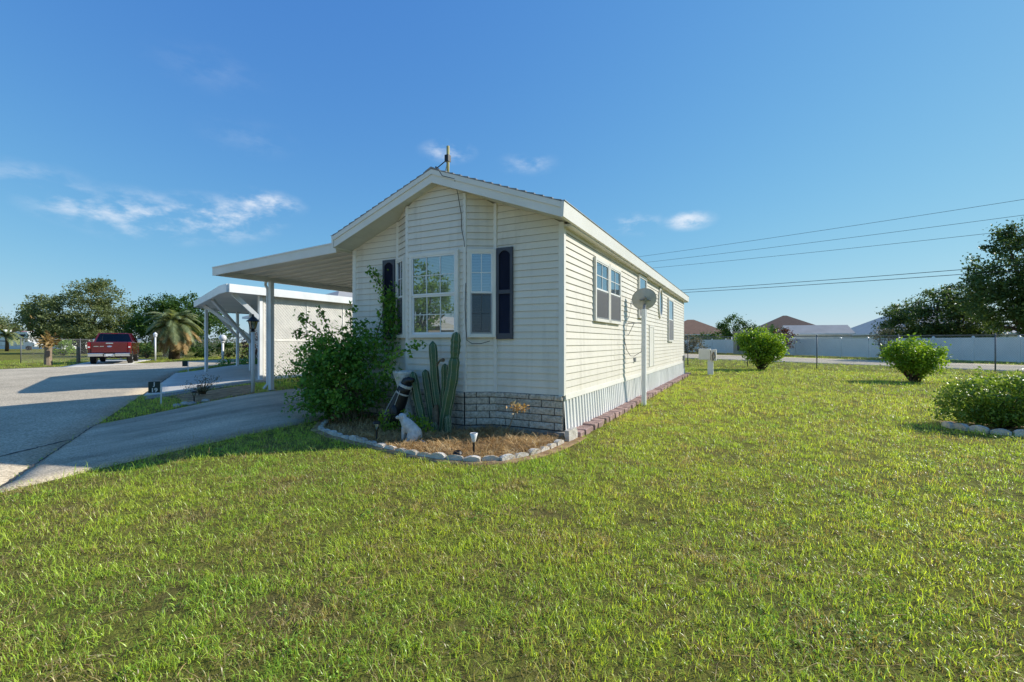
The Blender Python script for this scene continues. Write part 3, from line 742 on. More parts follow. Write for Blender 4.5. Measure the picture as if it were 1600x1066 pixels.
# ---- front block skirting
def block_wall(a, b, seed):
    O, e, n, l = wall_frame(a, b); rr = random.Random(seed)
    back = MB().prism([(0, 0.0), (l, 0.0), (l, ZS - .004), (0, ZS - .004)], lambda s, z: O + e * s + n * 0.0 + Vector((0, 0, z)), lambda s, z: O + e * s + n * 0.018 + Vector((0, 0, z))).build('skirting', M['mortar'], home)
    z = ZS - .006; course = 0
    hs = [0.080, 0.106, 0.106, 0.106, 0.106]
    for h in hs:
        z1 = z; z0 = z - h + 0.009
        s = -(0.0 if course % 2 else 0.20) - 0.02
        while s < l:
            sa, sb = max(s, 0.004), min(s + 0.390, l - 0.004)
            if sb - sa > 0.03:
                d = 0.030 + rr.uniform(-.004, .006) + (0.012 if course == 0 else 0)
                vs = []
                bev = 0.007
                for (o_, q) in ((0.010, 0), (d - bev, 0), (d, bev)):
                    vs += [O + e * (sa + q) + n * o_ + Vector((0, 0, z0 + q)), O + e * (sb - q) + n * o_ + Vector((0, 0, z0 + q)), O + e * (sb - q) + n * o_ + Vector((0, 0, z1 - q)), O + e * (sa + q) + n * o_ + Vector((0, 0, z1 - q))]
                mid = O + e * ((sa + sb) / 2) + n * (d + rr.uniform(0.003, 0.011)) + Vector((0, 0, (z0 + z1) / 2)); vs.append(mid)
                fs = [(k, (k + 1) % 4, 4 + (k + 1) % 4, 4 + k) for k in range(4)] + [(4 + k, 4 + (k + 1) % 4, 8 + (k + 1) % 4, 8 + k) for k in range(4)] + [(8 + k, 8 + (k + 1) % 4, 12) for k in range(4)]
                MB().add(vs, [f[::-1] for f in fs]).build('block', M['block'], back)
            s += 0.40
        z -= h; course += 1
    MB().prism([(0, -0.08), (l, -0.08), (l, z - .004), (0, z - .004)], lambda s, zz: O + e * s + n * 0.002 + Vector((0, 0, zz)), lambda s, zz: O + e * s + n * 0.036 + Vector((0, 0, zz))).build('footing', M['footing'], home)
for i in range(5): block_wall(front_pts[i], front_pts[i + 1], i)
MB().box(X1 - .10, X1 + .05, Y0 - .09, Y0 + .02, -.06, .075).build('corner_block', M['footing'], home, bevel=.008)

# ---- ribbed white skirting along the right wall, each panel a part
def ribbed_panel():
    m = MB(); w = 0.405; ribs = 3; prof = []
    for k in range(ribs):
        b = w * k / ribs
        prof += [(b + .001, 0.0), (b + .050, 0.0), (b + .060, 0.020), (b + .118, 0.020), (b + .128, 0.0)]
    prof.append((w - .004, 0.0)); n = len(prof)
    vs = [(X1 + .010 + d + .030, s, 0.0) for s, d in prof] + [(X1 + .004 + d, s, 0.545) for s, d in prof]
    m.add(vs, [(i, i + 1, n + i + 1, n + i) for i in range(n - 1)])
    return m.mesh('skirt_panel')
pm = ribbed_panel(); y = Y0 + .02
while y < Y1 - .2:
    o = link('skirt_panel', pm, M['skirt'], home); o.location = (o.location[0] + nrg.normal(0, .003), o.location[1] + y, o.location[2]); y += 0.405
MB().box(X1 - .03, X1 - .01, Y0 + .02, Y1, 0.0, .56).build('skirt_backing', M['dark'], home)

# paver border along the right wall: each brick a part
border = thing('paver_border', 'row of reddish paver bricks edging the right wall', 'edging', (X1 + .2, Y0 + .1, 0))
def rough_brick(lx, ly, lz, rr):
    b = .012; v = []
    for z, q in ((0, 0), (lz - b, 0), (lz, b)):
        for sx, sy in ((-1, -1), (1, -1), (1, 1), (-1, 1)):
            v.append((sx * (lx / 2 - q) + rr.uniform(-.006, .006), sy * (ly / 2 - q) + rr.uniform(-.005, .005), z + rr.uniform(-.003, .003)))
    f = [(i * 4 + k, i * 4 + (k + 1) % 4, (i + 1) * 4 + (k + 1) % 4, (i + 1) * 4 + k) for i in range(2) for k in range(4)] + [(8, 9, 10, 11)]
    return MB().add(v, f).mesh('brick')
bms = [rough_brick(.21, .188, .085, random.Random(k)) for k in range(6)]
y = Y0 + .05; k = 0
while y < 20.4:
    o = link('brick', bms[k % 6], M['brick'], border)
    rl = border.location
    o.location = (X1 + .135 + rnd.uniform(-.022, .022) - rl[0], y + .1 - rl[1], rnd.uniform(-.008, .006) - .004)
    o.rotation_euler = (rnd.uniform(-.05, .05), rnd.uniform(-.06, .06), rnd.uniform(-.09, .09)); y += .212; k += 1

# ------------------------------------------------------------------ carport
cp = thing('carport', 'flat white carport roof on posts joined to the home', 'carport', (-8.3, 7, .17))
CX0, CX1 = -10.20, -6.53
def cz(x): return 2.965 + (x - CX0) / (CX1 - CX0) * 0.155
y = 5.80; pw = 0.3048
def pan_mesh():
    m = MB(); prof = [(0.0, 0.0), (0.016, 0.0), (0.020, 0.022), (0.150, 0.026), (pw - .02, 0.022), (pw - .016, 0.0), (pw - .001, 0.0)]
    n = len(prof); vs = []
    for x in (CX0 + .01, CX1): vs += [(x, s, cz(x) - .085 + d) for s, d in prof]
    for x in (CX0 + .01, CX1): vs += [(x, s, cz(x) - .03) for s, d in prof]
    fs = [(i, i + 1, n + i + 1, n + i) for i in range(n - 1)] + [(2 * n + i + 1, 2 * n + i, 3 * n + i, 3 * n + i + 1) for i in range(n - 1)]
    return m.add(vs, fs).mesh('roof_pan')
pmesh = pan_mesh()
for k in range(30):
    o = link('roof_pan', pmesh, M['pan'], cp); o.location = (o.location[0], o.location[1] + y + k * pw, o.location[2])
CY1 = y + 30 * pw
MB().prism([(CX0 - .1, 2.795), (EXL - .06, 2.955), (EXL - .06, 3.135), (CX0 - .1, 2.975)], lambda x, z: (x, 5.775, z), lambda x, z: (x, 5.798, z)).build('front_fascia', M['trim'], cp)
MB().prism([(CX0 - .1, 2.955), (EXL - .06, 3.115), (EXL - .06, 3.140), (CX0 - .1, 2.980)], lambda x, z: (x, 5.764, z), lambda x, z: (x, 5.7745, z)).build('fascia_lip', M['trim'], cp)
g = MB(); g.box(CX0 - .1, CX0 - .085, 5.80, CY1, 2.80, 2.972).box(CX0 - .085, CX0, 5.80, CY1, 2.80, 2.815).box(CX0 - .004, CX0 + .012, 5.80, CY1, 2.815, 2.93); g.build('gutter', M['trim'], cp)
MB().box(CX1 - .0, EXL - .055, 5.80, CY1, 2.99, 3.11).build('hanger_rail', M['trim'], cp)
for py in (7.01, 10.3, 13.6):
    zb = Hf(-10.1, py) + .03
    p = MB().box(-10.148, -10.055, py - .046, py + .046, zb, 2.80).build('post', M['white'], cp, bevel=.006)
    MB().box(-10.17, -10.03, py - .07, py + .07, zb + .001, zb + .02).build('base_plate', M['galv'], p)
MB().tube([(-10.24, 6.97, 2.80), (-10.24, 6.96, 2.72), (-10.205, 6.99, 2.62), (-10.205, 6.99, .36), (-10.25, 6.92, .24)], 0.033, 8).build('downspout', M['white'], cp)

# ------------------------------------------------------------------ foliage tools
def leaf_mesh(name, P, size, up=0.35, elong=1.7, seed=0, fold=0.18, dirs=None):
    """P: leaf positions; each leaf two folded triangles"""
    g = np.random.default_rng(seed); n = len(P)
    d = g.normal(0, 1, (n, 3)) if dirs is None else dirs + g.normal(0, .35, (n, 3))
    d /= np.linalg.norm(d, axis=1)[:, None] + 1e-9
    nn = g.normal(0, 1, (n, 3)); nn[:, 2] = np.abs(nn[:, 2]) + up * 2
    s = np.cross(d, nn); s /= np.linalg.norm(s, axis=1)[:, None] + 1e-9
    u = np.cross(s, d)
    L_ = (size * g.uniform(.65, 1.25, n))[:, None]; W = L_ / elong
    b = P - d * L_ * .5; t = P + d * L_ * .5
    l = P - d * L_ * .06 + s * W * .5 + u * W * fold; r = P - d * L_ * .06 - s * W * .5 + u * W * fold
    V = np.stack([b, r, t, l], 1).reshape(-1, 3); i = np.arange(n)[:, None] * 4
    T = np.concatenate([i + np.array([[0, 1, 2]]), i + np.array([[0, 2, 3]])], 1).reshape(-1, 3)
    return np_mesh(name, V, tris=T)

def clump_points(ells, n_clump, per, rc, seed, shell=0.45, flat=0.8):
    g = np.random.default_rng(seed); vol = np.array([e[3] * e[4] * e[5] for e in ells]); vol = vol ** .8; vol /= vol.sum()
    which = g.choice(len(ells), n_clump, p=vol); E = np.array(ells)[which]
    d = g.normal(0, 1, (n_clump, 3)); d /= np.linalg.norm(d, axis=1)[:, None]
    r = g.uniform(shell ** 3, 1, n_clump) ** (1 / 3)
    C = E[:, :3] + d * E[:, 3:6] * r[:, None]
    k = np.maximum(3, g.poisson(per, n_clump)); rr = rc * g.uniform(.5, 1.35, n_clump)
    idx = np.repeat(np.arange(n_clump), k)
    off = g.normal(0, 1, (len(idx), 3)) * rr[idx][:, None] * np.array([1, 1, flat]) * .55
    return C, C[idx] + off

def tree(name, label, cat, base, ells, leaf, n_clump, per, rc, lsize, seed, trunk_r=0.2, fork=0.35, group=None, bark='bark', shell=.45, limbs=14, stems=1, flat=.8):
    g = random.Random(seed); root = thing(name, label, cat, base, 0, group)
    C, P = clump_points(ells, n_clump, per, rc, seed, shell, flat)
    P = P[P[:, 2] > base[2] + .04]
    b = Vector(base); top = Vector(np.mean(np.array(ells)[:, :3], 0)); fk = b.lerp(top, fork)
    m = MB()
    if stems == 1:
        m.tube([b - Vector((0, 0, .15)), b.lerp(fk, .5) + Vector((g.uniform(-.1, .1), g.uniform(-.1, .1), 0)) * trunk_r * 3, fk], [trunk_r * 1.25, trunk_r, trunk_r * .8], 8)
    m2 = MB(); sel = g.sample(range(len(C)), min(limbs, len(C)))
    for k, c in enumerate(sel):
        e = Vector(C[c]); st = fk if stems == 1 else b + Vector((g.uniform(-1, 1), g.uniform(-1, 1), 0)) * trunk_r * 2.5
        mid = st.lerp(e, .5) + Vector((g.uniform(-1, 1), g.uniform(-1, 1), g.uniform(0, .8))) * (e - st).length * .1
        m2.tube([st, mid, e], [trunk_r * .55, trunk_r * .33, trunk_r * .08], 5)
    if stems == 1:
        t = m.build('trunk', M[bark], root, smooth=True); m2.build('limb', M[bark], t, smooth=True)
    else: m2.build('stem', M[bark], root, smooth=True)
    link('crown', leaf_mesh('crown', P, lsize, seed=seed), M[leaf], root)
    return root

# ------------------------------------------------------------------ next-door home and its angled carport
nb = thing('neighbour_home', 'pale next-door home with lattice side wall and angled carport roof', 'house', (-16, 14, .17))
NR = [(-13.3, 7.9), (-14.0, 8.1), (-20.3, 10.7), (-22.9, 13.6), (-22.9, 23), (-13.3, 23)]
nr = MB().prism(NR, lambda x, y: (x, y, 2.86), lambda x, y: (x, y, 2.95)).build('roof', M['pan'], nb)
for k in range(6):
    a, b = NR[k], NR[(k + 1) % 6]
    O, e, n, l = wall_frame(b, a)
    if (O + n - Vector((-17, 15, 0))).length < (O - n - Vector((-17, 15, 0))).length: n = -n
    MB().prism([(0, 2.80), (l, 2.80), (l, 3.04), (0, 3.04)], lambda s, z: O + e * s + n * .002 + Vector((0, 0, z)), lambda s, z: O + e * s + n * .05 + Vector((0, 0, z))).build('fascia', M['white'], nr)
for x, y in ((-13.5, 9.0), (-18.07, 11.64), (-20.6, 11.3), (-22.4, 13.75)):
    MB().box(x - .05, x + .05, y - .05, y + .05, Hf(x, y) + .02, 2.86).build('post', M['white'], nb)
for a, b in (((-13.5, 8.97, 2.10), (-13.75, 8.30, 2.82)), ((-18.05, 11.6, 1.35), (-16.5, 9.25, 2.84)), ((-22.4, 13.7, 1.65), (-21.2, 11.9, 2.83)), ((-17.9, 11.6, 1.5), (-19.5, 10.6, 2.84))):
    MB().beam(a, b, .09, .12).build('brace', M['white'], nb)
MB().box(-19, -13.66, 14.5, 22.6, .1, 2.86).build('wall', M['cream'], nb)
MB().box(-13.60, -13.57, 9.06, 22, .17, 2.84).build('wall', M['cream'], nb)
# lattice panels: strips too fine to pick apart, one joined part for each panel
def lattice_panel(w, h):
    m = MB(); p = .105; s = .044
    def clip(a0, sl):
        # line z = sl*(y - a0) clipped to the panel
        pts = []
        for y in (0, w):
            z = sl * (y - a0)
            if 0 <= z <= h: pts.append((y, z))
        for z in (0, h):
            y = a0 + z / sl
            if 0 < y < w: pts.append((y, z))
        pts.sort(); return (pts[0], pts[-1]) if len(pts) >= 2 else None
    for sl, off in ((1, .0), (-1, .008)):
        a = -h if sl > 0 else 0
        while a < (w if sl > 0 else w + h):
            c = clip(a, sl)
            if c and abs(c[0][0] - c[1][0]) > .04: m.beam((off, c[0][0], c[0][1]), (off, c[1][0], c[1][1]), s, .007, (1, 0, 0)) if 0 else m.beam((off, c[0][0], c[0][1]), (off, c[1][0], c[1][1]), s, .007, (1, 0, 0))
            a += p
    return m.mesh('lattice_strips')
lm = lattice_panel(1.52, 2.58); y = 9.1
for k in range(8):
    fr = MB(); fr.box(-13.53, -13.49, y, y + .06, .2, 2.84).box(-13.53, -13.49, y + .06, y + 1.58, .2, .25).box(-13.53, -13.49, y + .06, y + 1.58, 2.79, 2.84).box(-13.528, -13.492, y + .06, y + 1.58, 1.38, 1.43)
    f = fr.build('lattice_frame', M['lattice'], nb)
    o = link('lattice_strips', lm, M['lattice'], f, world=False); o.location = (-13.52, y + .06, .23); o['kind'] = 'stuff'
    y += 1.58

# grey-roofed house behind
def hip_house(name, label, x0, x1, y0, y1, ze, zr, roofm, wallm, rot=0, ridge='y', over=.4, windows=(), gable=False, group=None, z0=0.0):
    cx, cy = (x0 + x1) / 2, (y0 + y1) / 2; hx, hy = (x1 - x0) / 2, (y1 - y0) / 2
    root = thing(name, label, 'house' if 'shed' not in name else 'shed', (cx, cy, 0), rot, group)
    kw = dict(world=False)
    MB().box(-hx, hx, -hy, hy, z0, ze - .02).build('wall', M[wallm], root, **kw)
    ox, oy = hx + over, hy + over
    if ridge == 'y': r = max(hy - (0 if gable else hx), .3); A, B = (0, -r - (over if gable else 0), zr), (0, r + (over if gable else 0), zr)
    else: r = max(hx - (0 if gable else hy), .3); A, B = (-r - (over if gable else 0), 0, zr), (r + (over if gable else 0), 0, zr)
    zb = ze - .05
    c = [(-ox, -oy, zb), (ox, -oy, zb), (ox, oy, zb), (-ox, oy, zb)]
    if ridge == 'y': fs = [(0, 1, 4), (1, 2, 5, 4), (2, 3, 5), (3, 0, 4, 5), (3, 2, 1, 0)]
    else: fs = [(0, 1, 5, 4), (1, 2, 5), (2, 3, 4, 5), (3, 0, 4), (3, 2, 1, 0)]
    rf = MB().add(c + [A, B], fs).build('roof', M[roofm], root, **kw)
    e = MB().box(-ox - .02, ox + .02, -oy - .02, -oy - .002, zb - .14, zb + .02).box(-ox - .02, ox + .02, oy + .002, oy + .02, zb - .14, zb + .02).box(-ox - .02, -ox - .002, -oy, oy, zb - .14, zb + .02).box(ox + .002, ox + .02, -oy, oy, zb - .14, zb + .02)
    e.build('eave_fascia', M['white'], rf, **kw)
    for (side, s, w, za, zb2) in windows:
        m = MB(); gl = MB()
        if side == 'front': m.box(s - w / 2 - .06, s + w / 2 + .06, -hy - .05, -hy - .001, za - .06, zb2 + .06); gl.box(s - w / 2, s + w / 2, -hy - .056, -hy - .051, za, zb2)
        elif side == 'right': m.box(hx + .001, hx + .05, s - w / 2 - .06, s + w / 2 + .06, za - .06, zb2 + .06); gl.box(hx + .051, hx + .056, s - w / 2, s + w / 2, za, zb2)
        else: m.box(-hx - .05, -hx - .001, s - w / 2 - .06, s + w / 2 + .06, za - .06, zb2 + .06); gl.box(-hx - .056, -hx - .051, s - w / 2, s + w / 2, za, zb2)
        wn = m.build('window', M['white'], root, **kw); gl.build('pane', M['autoglass'], wn, **kw)
    return root
hip_house('house', 'house with light grey hip roof rising behind the lattice wall', -33.2, -24.4, 21.4, 38, 3.3, 5.45, 'greyroof', 'cream', windows=(('right', 0, 1.2, 1, 2.2), ('front', 0, 1.4, 1, 2.2)))

# ------------------------------------------------------------------ lamp posts, signs and small things on the left
def lantern_post(loc, label):
    x, y, z = loc; t = thing('lamp_post', label, 'lamp', loc)
    MB().tube([(x, y, z), (x, y, z + 1.43)], 0.040, 12).build('post', M['white'], t, smooth=True)
    h = z + 1.43
    MB().lathe([(.05, 0), (.055, .03), (.03, .05), (.06, .07), (.065, .085)], (x, y, h), 6).build('collar', M['black'], t)
    MB().lathe([(.055, .085), (.095, .25), (.088, .25), (.05, .09)], (x, y, h), 6).build('glass', M['lampglass'], t)
    c = MB()
    for k in range(6):
        a = 2 * math.pi * k / 6; c.tube([(x + .058 * math.cos(a), y + .058 * math.sin(a), h + .085), (x + .099 * math.cos(a), y + .099 * math.sin(a), h + .252)], .007, 5)
    c.build('frame', M['black'], t)
    MB().lathe([(.135, .245), (.138, .262), (.09, .30), (.05, .345), (.025, .36), (.02, .385), (.028, .40), (.008, .425)], (x, y, h), 12).build('cap', M['black'], t)
    MB().ell((x, y, h + .16), (.022, .022, .05)).build('bulb', M['globe'], t, smooth=True)
lantern_post((-10.35, 6.72, Hf(-10.35, 6.72)), 'white lamp post with black lantern beside the carport post')

def globe_post(loc, label):
    x, y, z = loc; t = thing('globe_lamp', label, 'lamp', loc)
    MB().tube([(x, y, z), (x, y, z + 1.25)], .06, 10).build('post', M['white'], t, smooth=True)
    MB().lathe([(.09, 0), (.12, .03), (.08, .07)], (x, y, z + 1.25), 12).build('collar', M['white'], t)
    MB().ell((x, y, z + 1.50), (.19, .19, .19), 16, 10).build('globe', M['globe'], t, smooth=True)
globe_post((-25.6, 14.9, .08), 'white globe lamp on a post beyond the next-door slab')

wp = thing('lamp_post', 'slim white yard post with a white cap beside the far drive', 'lamp', (-37.0, 16.9, 0))
MB().tube([(-37, 16.9, 0), (-37, 16.9, 1.7)], .055, 10).build('post', M['white'], wp, smooth=True)
MB().lathe([(.06, 0), (.11, .06), (.11, .18), (.15, .20), (.06, .32), (.02, .36)], (-37, 16.9, 1.7), 10).build('cap', M['globe'], wp)

def text_mesh(txt, size):
    cu = bpy.data.curves.new('txt', 'FONT'); cu.body = txt; cu.size = size; cu.offset = size * .035; cu.extrude = .001; cu.align_x = 'CENTER'; cu.align_y = 'CENTER'
    ob = bpy.data.objects.new('txt', cu); COL.objects.link(ob)
    dg = bpy.context.evaluated_depsgraph_get(); me = bpy.data.meshes.new_from_object(ob.evaluated_get(dg))
    bpy.data.objects.remove(ob); me.name = 'lettering'; me.materials.clear(); return me
def lot_sign(loc, rot, label, lines):
    t = thing('lot_sign', label, 'sign', loc, rot)
    MB().box(.085, .112, -.006, .012, -.06, .47).build('stake', M['white'], t, world=False)
    p = MB().box(-.115, .083, -.006, .006, .27, .505).build('plate', M['signgreen'], t, world=False)
    for txt, z, s in lines:
        o = link('lettering', text_mesh(txt, s), M['white'], p, world=False); o.location = (-.016, -.0085, z); o.rotation_euler = (R(90), 0, 0)
lot_sign((-11.08, 5.06, Hf(-11.08, 5.06)), R(60), 'dark green lot sign reading J 19 on a white stake', [('J', .452, .10), ('19', .322, .115)])
lot_sign((-22.2, 11.3, Hf(-22.2, 11.3)), R(60), 'small dark lot sign at the corner of the next-door slab', [])

def solar_light(loc, label, h=.26, style=0, group=None):
    x, y, z = loc; t = thing('solar_light', label, 'garden light', loc, 0, group)
    MB().tube([(x, y, z - .05), (x, y, z + h * .58)], .013, 8).build('stake', M['black'], t)
    if style == 0:
        MB().lathe([(.016, h * .58), (.022, h * .62), (.048, h * .98), (.040, h * .98), (.018, h * .64)], (x, y, z), 12).build('shade', M['globe'], t, smooth=True)
        MB().lathe([(.036, h * .93), (.036, h * .965)], (x, y, z), 12).build('cell', M['galv'], t)
    else:
        MB().lathe([(.018, h * .58), (.024, h * .62), (.040, h * .9), (.040, h * .92)], (x, y, z), 12).build('shade', M['lampglass'], t, smooth=True)
        MB().lathe([(.048, h * .92), (.055, h * .95), (.045, h * 1.04), (.02, h * 1.07)], (x, y, z), 12).build('cap', M['black'], t)
    return t
solar_light((-2.88, 4.58, .01), 'white cone solar light at the sunny end of the bed', .27, 0)
solar_light((-4.41, 4.58, .01), 'black-capped solar light left of the dog statue', .27, 1)
solar_light((-10.32, 5.42, Hf(-10.32, 5.42)), 'black-capped solar light beside the white rocks by the driveway', .24, 1)
solar_light((-11.6, 6.2, Hf(-11.6, 6.2)), 'black-capped solar light beside the twiggy shrub', .24, 1)
cap = thing('light_cap', 'fallen black solar light cap lying behind the edging', 'garden light', (-3.02, 4.43, .02))
MB().lathe([(.05, 0), (.06, .02), (.045, .05), (.015, .06)], (-3.02, 4.45, .025), 12).build('cap', M['black'], cap)

def rock(loc, r, seed, label, group):
    g = random.Random(seed); m = MB().ell((0, 0, 0), r, 10, 7)
    m.v = [tuple(c * (1 + g.uniform(-.16, .16)) for c in v) for v in m.v]
    o = m.build('rock', M['rock'], None, smooth=False, loc=loc); tag(o, label, 'rock', group); return o
for k, (x, y) in enumerate(((-10.12, 5.0), (-10.02, 5.22), (-10.25, 5.2), (-10.05, 5.5))):
    rock((x, y, Hf(x, y) + .03), (.10, .075, .045), k, 'flat white rock at the edge of the driveway', 'white rocks by the driveway')

# hedgerow plants around the carport post and mulch bed
tree('shrub', 'leafy shrub growing at the foot of the carport post', 'shrub', (-10.3, 8.0, .17), [(-10.4, 8.0, .62, .75, .6, .55), (-9.95, 8.3, .75, .5, .45, .5)], 'leaf_vine', 150, 12, .16, .06, 31, .02, .1, stems=3, limbs=16, shell=.2, bark='stem')
tree('shrub', 'sparse twiggy shrub in the brown mulch bed', 'shrub', (-11.35, 6.15, .14), [(-11.35, 6.15, .36, .55, .35, .22)], 'leaf_grey', 70, 5, .09, .035, 32, .018, .1, stems=3, limbs=34, shell=.3, bark='stem')
tree('shrub', 'low reddish shrub beyond the next-door slab', 'shrub', (-24.8, 16.2, .05), [(-24.8, 16.2, 1.1, 1.0, 1.0, .9), (-25.6, 17.2, 1.4, .9, .9, 1.0)], 'leaf_rust', 90, 14, .3, .14, 33, .05, .1, stems=3)
tree('shrub', 'low green plants along the far side of the slab', 'shrub', (-23.4, 15.2, .05), [(-23.2, 14.9, .3, .7, .7, .3), (-24.2, 14.4, .25, .6, .6, .25)], 'leaf_vine', 60, 12, .18, .1, 34, .02, .1, stems=3)

# ------------------------------------------------------------------ pickup truck
def pickup():
    t = thing('pickup_truck', 'dark red pickup truck parked tail-first on the far drive', 'pickup truck', (-34.5, 13.35, 0.02), R(152.7))
    kw = dict(world=False)      # local: x forward from the tailgate, y left, z up
    W = 1.0
    def arch(cx, r, z0, n=10): return [(cx + r * math.cos(math.pi * (1 - k / n)), z0 + r * math.sin(math.pi * (1 - k / n))) for k in range(n + 1)]
    prof = [(0.06, .62)] + arch(1.20, .50, .56) + [(1.8, .52), (4.35, .52)] + arch(4.92, .50, .56) + [(5.55, .60), (5.72, .75), (5.72, 1.15), (5.60, 1.26), (4.3, 1.33), (0.03, 1.36), (0.0, 1.3)]
    for s in (1, -1):
        MB().prism(prof, lambda x, z: (x, s * W, z), lambda x, z: (x, s * (W - .16), z)).build('body_side', M['red'], t, bevel=.03, **kw)
    MB().box(1.95, 5.6, -.86, .86, .5, 1.20).box(.1, 1.95, -.86, .86, .5, .72).build('underbody', M['black'], t, **kw)
    MB().box(3.95, 5.58, -.85, .85, 1.18, 1.28).build('hood', M['red'], t, bevel=.04, **kw)
    tg = MB().box(-.03, .05, -.84, .84, .70, 1.36).build('tailgate', M['red'], t, bevel=.025, **kw)
    MB().box(-.036, -.0305, -.80, .80, .74, .92).build('tailgate_panel', M['red'], tg, bevel=.004, **kw)
    MB().box(-.05, -.034, -.17, .17, 1.24, 1.31).build('tailgate_handle', M['chrome'], tg, bevel=.01, **kw)
    em = [(math.cos(2 * math.pi * k / 20) * .115, math.sin(2 * math.pi * k / 20) * .048 + 1.08) for k in range(20)]
    MB().prism(em, lambda y, z: (-.045, y, z), lambda y, z: (-.031, y, z)).build('emblem', M['bluegrey'], tg, **kw)
    MB().box(-.036, -.0305, .50, .72, 1.06, 1.10).box(-.036, -.0305, .26, .44, 1.06, 1.10).build('badge', M['chrome'], tg, **kw)
    for s in (1, -1):
        MB().box(-.025, .12, min(s * .85, s * 1.012), max(s * .85, s * 1.012), .92, 1.32).build('tail_light', M['taillight'], t, bevel=.02, **kw)
        MB().box(-.03, -.024, min(s * .88, s * .98), max(s * .88, s * .98), 1.0, 1.08).build('reverse_lens', M['globe'], t, **kw)
    bp = MB().box(-.20, .06, -.98, -.26, .48, .68).box(-.20, .06, .26, .98, .48, .68).box(-.12, .06, -.26, .26, .46, .64).build('rear_bumper', M['chrome'], t, bevel=.03, **kw)
    MB().box(-.128, -.121, -.16, .16, .50, .63).build('licence_plate', M['plate'], bp, **kw)
    MB().box(-.26, -.02, -.05, .05, .38, .46).build('hitch', M['black'], t, **kw)
    MB().box(-.06, .6, -.55, -.48, .30, .37).build('tail_pipe', M['galv'], t, **kw)
    MB().tube([(1.2, -.7, .40), (1.2, .7, .40)], .06, 8).build('rear_axle', M['black'], t, **kw)
    MB().box(.05, 1.95, -.84, .84, .73, .80).build('bed_floor', M['black'], t, **kw)
    # cab: glasshouse as roof shell on pillars with panes
    zb, zt = 1.30, 1.93
    bl = [(1.95, .93), (4.45, .93)]; tl = [(2.18, .74), (3.75, .74)]
    MB().box(1.95, 4.0, -.86, .86, 1.18, 1.33).build('cab_shelf', M['black'], t, **kw)
    MB().prism([(tl[0][0], -tl[0][1]), (tl[1][0], -tl[1][1]), (tl[1][0], tl[1][1]), (tl[0][0], tl[0][1])], lambda x, y: (x, y, zt - .05), lambda x, y: (x + (.04 if x < 3 else -.08), y * .94, zt)).build('cab_roof', M['red'], t, bevel=.02, **kw)
    pil = MB()
    for s in (1, -1):
        for bx_, tx in ((1.97, 2.2), (3.05, 3.02), (4.42, 3.72)): pil.beam((bx_, s * .95, zb), (tx, s * .735, zt - .03), .07, .10, (1, 0, 0))
    pil.build('pillar', M['red'], t, **kw)
    MB().add([(1.97, -.88, zb + .02), (1.97, .88, zb + .02), (2.20, .70, zt - .06), (2.20, -.70, zt - .06)], [(0, 1, 2, 3)]).build('rear_window', M['autoglass'], t, **kw)
    MB().add([(4.42, -.88, zb), (4.42, .88, zb), (3.74, .70, zt - .06), (3.74, -.70, zt - .06)], [(0, 1, 2, 3)]).build('windscreen', M['autoglass'], t, **kw)
    MB().box(2.3, 3.9, -.7, .7, 1.34, 1.50).box(3.25, 3.4, -.62, -.15, 1.5, 1.75).box(3.25, 3.4, .15, .62, 1.5, 1.75).build('seats', M['black'], t, **kw)
    MB().box(2.16, 2.19, -.14, .14, zt - .045, zt - .012).build('brake_light', M['taillight'], t, **kw)
    for s in (1, -1):
        MB().add([(2.02, s * .945, zb + .02), (3.0, s * .945, zb + .02), (3.0, s * .75, zt - .07), (2.24, s * .75, zt - .07)], [(0, 1, 2, 3)]).build('side_window', M['autoglass'], t, **kw)
        MB().add([(3.1, s * .945, zb + .02), (4.36, s * .945, zb + .02), (3.68, s * .75, zt - .07), (3.08, s * .75, zt - .07)], [(0, 1, 2, 3)]).build('side_window', M['autoglass'], t, **kw)
        MB().box(3.85, 3.98, min(s * 1.0, s * 1.26), max(s * 1.0, s * 1.26), 1.32, 1.56).build('mirror', M['chrome'], t, bevel=.03, **kw)
        for cx in (1.20, 4.92):
            w = MB(); n = 22
            pr = [(.22, .0), (.37, .0), (.40, .03), (.40, .22), (.37, .25), (.22, .25)]
            vs = []
            for r, d in pr:
                for k in range(n): a = 2 * math.pi * k / n; vs.append((cx + r * math.cos(a), s * (1.0 - d), .40 + r * math.sin(a)))
            fs = [(i * n + k, i * n + (k + 1) % n, (i + 1) * n + (k + 1) % n, (i + 1) * n + k) for i in range(5) for k in range(n)]
            wh = w.add(vs, fs).build('wheel', M['rubber'], t, **kw)
            rim = MB(); vs = []
            for r, d in ((.235, .01), (.2, .05), (.06, .03), (.001, .03)):
                for k in range(n): a = 2 * math.pi * k / n; q = r * (1 if r != .2 else (1 if k % 4 else .6)); vs.append((cx + q * math.cos(a), s * (1.0 - d), .40 + q * math.sin(a)))
            rim.add(vs, [(i * n + k, i * n + (k + 1) % n, (i + 1) * n + (k + 1) % n, (i + 1) * n + k) for i in range(3) for k in range(n)]).build('rim', M['steelwheel'], wh, **kw)
            MB().box(cx - .3, cx + .3, min(s * .72, s * .74), max(s * .72, s * .74), .12, .68).build('brake_shield', M['black'], wh, **kw)
    return t
pickup()

